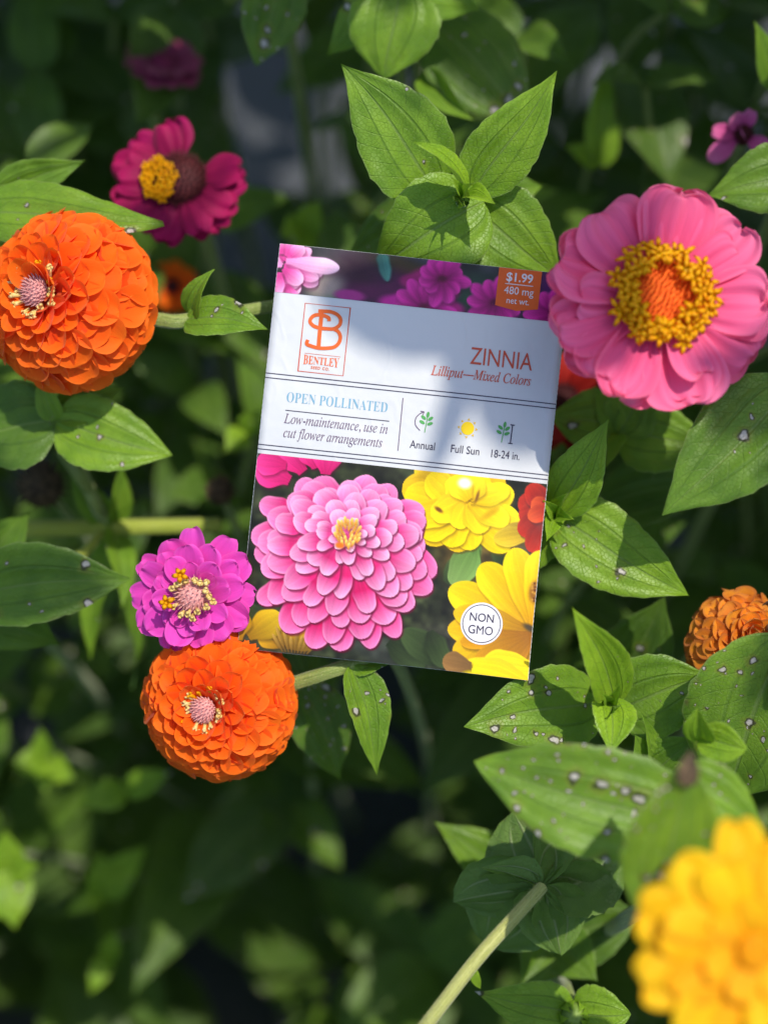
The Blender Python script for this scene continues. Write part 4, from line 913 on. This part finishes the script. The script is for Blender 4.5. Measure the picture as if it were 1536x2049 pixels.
# price tag
tv = [K(441 + 86 * i / 16 - 0.5 * j / 12, 0.6 + (76.4 + 7.5 * (1 - abs(i - 8) / 8)) * j / 12, 0.15) for j in range(13) for i in range(17)]
tag = obj('price_tag', tv, [(j * 17 + i, (j + 1) * 17 + i, (j + 1) * 17 + i + 1, j * 17 + i + 1) for j in range(12) for i in range(16)], INK_ORANGE, pk)
text('$1.99', 484, 17.5, 53, 17, INK_WHITE, 0.22, 0.018, tag); many('underline', [strip('', seg(456, 32, 512, 32), 1.6, 0.22, None)], INK_WHITE, tag)
text('480 mg', 485, 44.5, 59, 15, INK_WHITE, 0.22, 0, tag); text('net wt.', 485, 64.5, 45, 12.5, INK_WHITE, 0.22, 0, tag)
# round badge
vs, fs = disc(481.6, 713.8, 42, 0.16, 64); bd = obj('round_badge', vs, fs, INK_WHITE, pk, smooth=False)
many('badge_ring', [strip('', [(481.6 + 37.5 * cos(2 * pi * i / 64), 713.8 + 37.5 * sin(2 * pi * i / 64)) for i in range(64)], 1.5, 0.24, None, True)], INK_NAVY, bd)
text('NON', 481, 701.5, 48, 16.5, INK_NAVY, 0.26, 0.003, bd); text('GMO', 481, 726.5, 49, 17, INK_NAVY, 0.26, 0, bd)
# maker's emblem
lg = many('emblem', [strip('', [(63.5, 114.5), (154, 114.5), (154, 250.5), (63.5, 250.5)], 1.5, 0.12, None, True)], INK_RED)
Zm = lambda *pts: [toab(540 + x / 8.533, 580 + y / 8.533) for x, y in pts]
def spl(pts, n=10):
    e = [pts[0]] + list(pts) + [pts[-1]]; out = []
    for k in range(1, len(e) - 2):
        p0, p1, p2, p3 = (np.array(q) for q in e[k - 1:k + 3])
        for i in range(n):
            t = i / n; out.append(tuple(0.5 * ((2 * p1) + (p2 - p0) * t + (2 * p0 - 5 * p1 + 4 * p2 - p3) * t * t + (3 * p1 - p0 - 3 * p2 + p3) * t ** 3)))
    out.append(tuple(pts[-1])); return out
st = [strip('', spl(Zm((888, 380), (870, 560), (850, 760), (832, 985))), 8.0, 0.130, None),
      strip('', spl(Zm((830, 372), (930, 374), (1040, 385), (1140, 425), (1200, 490), (1208, 560), (1175, 625), (1090, 672), (1000, 674), (870, 662), (760, 630), (695, 570), (695, 510), (745, 455), (820, 435), (930, 450), (1005, 490), (1010, 545))), [7.2] * 180, 0.137, None),
      strip('', spl(Zm((1085, 672), (1160, 715), (1198, 780), (1200, 850), (1165, 930), (1090, 985), (980, 1002), (840, 1000), (720, 970), (632, 930), (650, 860))), [7.2] * 110, 0.144, None)]
many('monogram', st, INK_ORANGE, lg)
many('fine_rule', [strip('', seg(73, 213.5, 145, 213.5), 0.7, 0.12, None)], INK_ORANGE, lg)
text('', 107.6, 226, 71, 15, INK_ORANGE, 0.13, -0.004, lg, 0.35, shape=serif('BENTLEY')); text('SEED CO.', 107, 240.5, 37, 5.4, INK_ORANGE, 0.13, 0.02, lg, space=1.2)
# little symbols
def sprig(a, b, name='plant_symbol'):
    l = [strip('', seg(a + 1.5, b - 16, a - 1.5, b + 19, 8), 1.7, 0.12, None)]
    for x, y, an in ((1.5, -17, -85), (-6.5, -10.5, 215), (7.5, -9.5, -40), (-8.5, -1, 205), (7.5, 0.5, -25)):
        n = 16; c, s = cos(R_(an)), sin(R_(an)); ps = [(a + x + c * 6 * cos(2 * pi * i / n) - s * 3.1 * sin(2 * pi * i / n), b + y + s * 6 * cos(2 * pi * i / n) + c * 3.1 * sin(2 * pi * i / n)) for i in range(n)]
        l.append(([K(q[0], q[1], 0.135) for q in ps], [tuple(range(n))[::-1]]))
    return many(name, l, INK_GREEN)
s1 = sprig(329, 327); s2 = sprig(484, 330)
arc = spl([(318, 343), (308, 333), (307, 320), (314, 310), (322, 305)])
many('arrow', [strip('', arc, 1.6, 0.14, None), strip('', seg(315, 304.5, 322.5, 305, 4), 1.5, 0.145, None), strip('', seg(322.5, 305, 320, 312, 4), 1.5, 0.147, None)], INK_PLUM, s1)
many('measure_bar', [strip('', seg(501, 312, 500.5, 349, 8), 2.0, 0.12, None), strip('', seg(496.5, 312, 505.5, 312, 4), 2.0, 0.14, None), strip('', seg(496, 349, 505, 349, 4), 2.0, 0.14, None)], INK_NAVY, s2)
vs, fs = disc(412, 328.5, 13.2, 0.12); sn = obj('sun_symbol', vs, fs, INK_SUN, pk, smooth=False)
many('sun_ray', [([K(412 + 20.5 * cos(t), 328.5 + 20.5 * sin(t), 0.12), K(412 + 16 * cos(t) - 3 * sin(t), 328.5 + 16 * sin(t) + 3 * cos(t), 0.12), K(412 + 16 * cos(t) + 3 * sin(t), 328.5 + 16 * sin(t) - 3 * cos(t), 0.12)], [(0, 1, 2)]) for t in [R_(45 * i + 2) for i in range(8)]], INK_GOLD, sn)

# ------------------------------------------------------------------ ground and the rest of the bed
def soil():
    b = NT('soil'); o = b.obj(); n = b.noise(o, 14, 5); n2 = b.noise(o, 160, 4)
    c = b.mix(b.ramp(n, 0.35, 0.65), (0.030, 0.024, 0.020, 1), (0.075, 0.080, 0.090, 1)); c = b.mix(b.math('MULTIPLY', b.ramp(n2, 0.5, 0.7), 0.5), c, (0.10, 0.085, 0.07, 1))
    return b.bsdf(c, 0.9, 0.15, b.bump(b.math('ADD', n2, n), 0.8, 0.01))
G = 60; rnd = random.Random(4)
vs = []
xs = [math.copysign(abs(t) ** 2.6 * 60, t) for t in np.linspace(-1, 1, G + 1)]
for y_ in xs:
    for x_ in xs:
        r = math.hypot(x_, y_); vs.append((x_, y_, rnd.uniform(-0.008, 0.008) if r < 2 else 0))
g = obj('ground', vs, [(j * (G + 1) + i, j * (G + 1) + i + 1, (j + 1) * (G + 1) + i + 1, (j + 1) * (G + 1) + i) for j in range(G) for i in range(G)], soil()); g['kind'] = 'structure'
# grey weed mat lying on the soil, seen through gaps
def mat_cloth():
    b = NT('grey_weed_mat'); o = b.obj(); wv = b.n('TexWave'); b.put(wv.inputs['Vector'], o); wv.inputs['Scale'].default_value = 180
    c = b.mix(wv.outputs[1], (0.055, 0.06, 0.072, 1), (0.085, 0.092, 0.11, 1)); return b.bsdf(c, 0.7, 0.3)
vs = [(-0.9 + 1.8 * i / 40, -0.7 + 1.7 * j / 40, 0.012 + 0.004 * sin(i * 1.3) * cos(j * 1.1)) for j in range(41) for i in range(41)]
o = obj('weed_mat', vs, [(j * 41 + i, j * 41 + i + 1, (j + 1) * 41 + i + 1, (j + 1) * 41 + i) for j in range(40) for i in range(40)], mat_cloth()); o['kind'] = 'structure'

GRP = 'dim leafy zinnia stems deep in the bed'
def filler(px, py, h, size, seed, pairs=3, dim=0.55, young=0.1):
    rnd = random.Random(seed); p = P(px, py, h); e = empty('zinnia_stalk', p, 'dim leafy zinnia stalk blurred in the shade of the bed', 'plant', GRP)
    ax = (Vector((rnd.gauss(0, .22), rnd.gauss(0, .22), 1))).normalized(); x, y, a = frame(ax); th = rnd.uniform(0, pi)
    for k in range(pairs):
        q = p - a * (0.028 * k + 0.012 * k * k); ln = size * (0.55 + 0.28 * k) * rnd.uniform(.85, 1.1)
        if q.z < 0.03: break
        for s_ in (0, 1):
            t = th + k * pi / 2 + s_ * pi + rnd.gauss(0, .25); ro = x * cos(t) + y * sin(t)
            d = ro + a * rnd.uniform(-0.35, 0.6 - 0.25 * k)
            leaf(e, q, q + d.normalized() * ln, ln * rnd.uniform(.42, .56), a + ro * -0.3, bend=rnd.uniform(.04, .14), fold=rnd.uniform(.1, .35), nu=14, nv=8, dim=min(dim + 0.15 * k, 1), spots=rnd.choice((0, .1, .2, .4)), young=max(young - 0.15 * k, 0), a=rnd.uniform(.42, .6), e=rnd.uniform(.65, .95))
    tube('stem', e, [p, p - a * 0.05] + to_ground(p - a * 0.07, (rnd.uniform(-.02, .02), rnd.uniform(-.02, .02))), [0.0014, 0.002, 0.0026], M_STEM, ns=6, nseg=4)
    return e
rnd = random.Random(77); k = 0
for gy in range(-500, 2700, 235):
    for gx in range(-450, 2100, 235):
        px = gx + rnd.uniform(-110, 110); py = gy + rnd.uniform(-110, 110); h = -rnd.uniform(0.075, 0.24) if py < 1380 else -rnd.uniform(0.20, 0.36); k += 1
        if (px - 560) ** 2 / 200 ** 2 + (py - 210) ** 2 / 170 ** 2 < 1 or (px - 40) ** 2 / 380 ** 2 + (py - 1990) ** 2 / 260 ** 2 < 1: continue
        if py > 1380 and k % 5 == 0: continue
        filler(px, py, h, rnd.uniform(.048, .072) * (1 if py < 1380 else 1.75), 500 + k, dim=rnd.uniform(.3, .8), young=rnd.choice((0, 0, .2, .4)))

for sx, sy, sh_, lvs, lab in ((86, 1528, -0.155, ((80, 1456, 50), (150, 1562, 62), (92, 1590, 40), (20, 1530, 60)), 'blurred sunlit young shoot of four small leaves near the left edge'),
        (250, 1580, -0.145, ((345, 1545, 60), (155, 1612, 66)), 'narrow blurred sunlit leaf pair left of the lower orange pompon'),
        (20, 1745, -0.145, ((-40, 1850, 110), (78, 1730, 50), (30, 1860, 90), (10, 1660, 70)), 'bright lime leaf cluster cut by the left edge low in the bed'),
        (205, 1792, -0.175, ((200, 1700, 60), (130, 1830, 40), (300, 1690, 70), (255, 1740, 50)), 'blurred green shoot with a pale tip in the lower left of the bed'),
        (215, 1915, -0.175, ((235, 1925, 36), (180, 1990, 44), (232, 1860, 40)), 'tiny blurred lime sprig over bare grey ground'),
        (490, 865, -0.11, ((450, 905, 56), (520, 820, 50)), 'blurred olive leaf pair just left of the packet edge'),
        (610, 460, -0.12, ((560, 470, 70), (640, 400, 60), (600, 520, 60)), 'blurred pale green sprig behind the top corner of the packet'),
        (1190, 330, -0.11, ((1130, 290, 60), (1240, 240, 54), (1215, 110, 60)), 'blurred pale leaves behind the right leaf of the top shoot')):
    shoot(lab, (sx, sy, sh_), [dict(t=(q[0], q[1], sh_ + 0.006), w=q[2], n=(0.2, 0.4, 1), young=0.75, spots=0.1, fold=0.15, bend=0.08, nu=14, nv=8) for q in lvs], r=0.0012)

def surround(n, seed):
    """the rest of the flower bed around the spot the photograph shows"""
    rnd = random.Random(seed); V_, F_, U_, W_ = [], [], [], []; 
    cnt = 0
    while cnt < n:
        r = 0.16 + 0.85 * rnd.random() ** 0.8; t = rnd.uniform(0, 2 * pi); z = rnd.uniform(0.03, 0.50)
        q = Vector((r * cos(t), r * sin(t), z)); rel = q - camo.location
        dep = -rel.dot(Nv)
        if dep > 0.02:
            u_, v_ = rel.dot(Rv) / dep, rel.dot(Uv) / dep
            if abs(u_) < 0.240 * 1.35 and abs(v_) < 0.32 * 1.30: continue
        if rel.length < 0.22: continue
        if z > 0.52: continue
        cnt += 1
        a = rnd.uniform(0, 2 * pi); d = Vector((cos(a), sin(a), rnd.uniform(-.3, .5))).normalized(); ln = rnd.uniform(.05, .09)
        vs, fs, uv, uvr, _ = leaf_arrays(q, q + d * ln, Vector((rnd.gauss(0, .4), rnd.gauss(0, .4), 1)), ln * .5, bend=.1, fold=.2, seed=cnt, nu=8, nv=4)
        b = len(V_); V_ += vs; F_ += [tuple(i + b for i in f) for f in fs]; U_ += uv; W_ += uvr
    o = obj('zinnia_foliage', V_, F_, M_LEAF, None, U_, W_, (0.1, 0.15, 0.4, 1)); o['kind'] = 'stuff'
surround(2600, 8)

# ------------------------------------------------------------------ leaves added on the sunny side outside the view, to shade the bed
def outside(q, ln):
    rel = q - camo.location; dep = -rel.dot(Nv)
    if dep < 0.03: return rel.length > 0.2
    return abs(rel.dot(Rv)) > dep * 0.240 + ln or abs(rel.dot(Uv)) > dep * 0.3205 + ln
def sunny_side(n, seed):
    rnd = random.Random(seed); V_, F_, U_, W_ = [], [], [], []; cnt = 0
    while cnt < n:
        if rnd.random() < 0.62: x, y = rnd.uniform(-0.22, 0.40), 0.205 + 0.35 * rnd.random() ** 1.3
        else: x, y = 0.165 + 0.30 * rnd.random() ** 1.3, rnd.uniform(-0.25, 0.35)
        h = rnd.uniform(-0.14, 0.09)
        q = ORI + Rv * x + Uv * y + SUN * (h / SUN.dot(Nv)); ln = rnd.uniform(.045, .08)
        if q.z < 0.03 or not outside(q, ln + 0.012): continue
        cnt += 1; t = rnd.uniform(0, 2 * pi)
        d = Vector((cos(t), sin(t), rnd.uniform(-.3, .5))).normalized()
        vs, fs, uv, uvr, _ = leaf_arrays(q, q + d * ln, Vector((rnd.gauss(0, .3), rnd.gauss(0, .3), 1)), ln * .55, bend=.1, fold=.2, seed=cnt, nu=8, nv=4)
        b = len(V_); V_ += vs; F_ += [tuple(i + b for i in f) for f in fs]; U_ += uv; W_ += uvr
    o = obj('zinnia_foliage', V_, F_, M_LEAF, None, U_, W_, (0.1, 0.15, 0.3, 1)); o['kind'] = 'stuff'
sunny_side(900, 9)

# stalks added outside the view, leaves placed to shade the packet and other spots
def above(px, py, t, h=0.0): return P(px, py, h) + SUN * t
T = 0.75
p = above(1180, 560, T); e = empty('zinnia_stalk', p, 'tall stalk leaning in out of view whose leaves shade the packet label', 'plant')
def shade_leaf(b, t, w_, h=0.0, **kw): leaf(e, above(*b, T, h), above(*t, T, h), w_ * PX * 1.0, SUN + Vector((0.02, 0.03, 0)), young=0.2, **kw)
shade_leaf((1230, 610), (622, 590), 200, fold=0.08, bend=0.02, a=0.4, e=0.2, wav=0.01)
shade_leaf((1180, 560), (868, 775), 190, fold=0.08, bend=0.02, a=0.6, e=0.6)
shade_leaf((960, 690), (832, 1000), 64, fold=0.08, bend=0.02, a=0.6, e=0.9)
shade_leaf((1000, 690), (1150, 880), 250, fold=0.08, bend=0.02, a=0.5, e=0.5)
tube('stem', e, [p, above(1400, 470, T + 0.01), above(1700, 300, T + 0.01), above(2050, 150, T)] + to_ground(above(2200, 100, T - 0.03), (0.02, 0.05)), [0.0014, 0.0016, 0.002, 0.0026], M_STEM)

p = above(430, 230, T); e = empty('zinnia_stalk', p, 'second stalk leaning in out of view whose leaves shade the crimson zinnia', 'plant')  # unseen stalk added to shade the crimson bloom
shade_leaf((430, 230), (372, 470), 150, fold=0.08, bend=0.02, a=0.5, e=0.5); shade_leaf((430, 230), (520, 480), 130, fold=0.08, bend=0.02, a=0.5, e=0.7); shade_leaf((430, 230), (250, 190), 110, fold=0.08, bend=0.02)
tube('stem', e, [p, above(560, 60, T + 0.01), above(800, -300, T)] + to_ground(above(900, -500, T - 0.03), (0.02, 0.05)), [0.0014, 0.0016, 0.002, 0.0026], M_STEM)

kw = dict(fold=0.08, bend=0.02, a=0.5, e=0.5)
p = above(1620, 760, T); e = empty('zinnia_stalk', p, 'third stalk out of view, dappling the big leaf at the right edge', 'plant')  # added out of view for its dappled shade on the right-hand leaves
shade_leaf((1640, 700), (1385, 905), 170, 0.012, **kw); shade_leaf((1620, 900), (1470, 1000), 70, 0.012, **kw); shade_leaf((1600, 1250), (1480, 1420), 120, 0.01, **kw); shade_leaf((1620, 760), (1330, 760), 90, 0.02, **kw)
tube('stem', e, [p, above(1750, 500, T), above(2000, 200, T)] + to_ground(above(2300, 100, T - 0.03), (0.02, 0.05)), [0.0014, 0.0016, 0.002, 0.0026], M_STEM)
p = above(-80, 1180, T); e = empty('zinnia_stalk', p, 'fourth stalk out of view, shading the folded leaf at the left edge', 'plant')  # unseen stalk added to darken the leaves at the left edge
shade_leaf((-80, 1190), (225, 1190), 150, -0.02, **kw); shade_leaf((-80, 1180), (-10, 860), 130, -0.02, **kw)
tube('stem', e, [p, above(-300, 1000, T), above(-500, 500, T)] + to_ground(above(-700, 300, T - 0.03), (-0.02, 0.05)), [0.0014, 0.0016, 0.002, 0.0026], M_STEM)
p = above(900, 0, T, -.05); e = empty('zinnia_stalk', p, 'fifth stalk out of view, shading the speckled leaf at the top', 'plant')  # added out of view to shade the leaves along the top
shade_leaf((860, -40), (1080, 240), 190, -0.055, **kw); shade_leaf((800, -60), (760, 70), 130, -0.034, **kw); shade_leaf((560, -60), (515, 120), 110, -0.05, **kw); shade_leaf((900, 120), (800, 240), 60, 0.0, **kw)
tube('stem', e, [p, above(1000, -300, T), above(1300, -600, T)] + to_ground(above(1500, -700, T - 0.03), (0.02, 0.05)), [0.0014, 0.0016, 0.002, 0.0026], M_STEM)
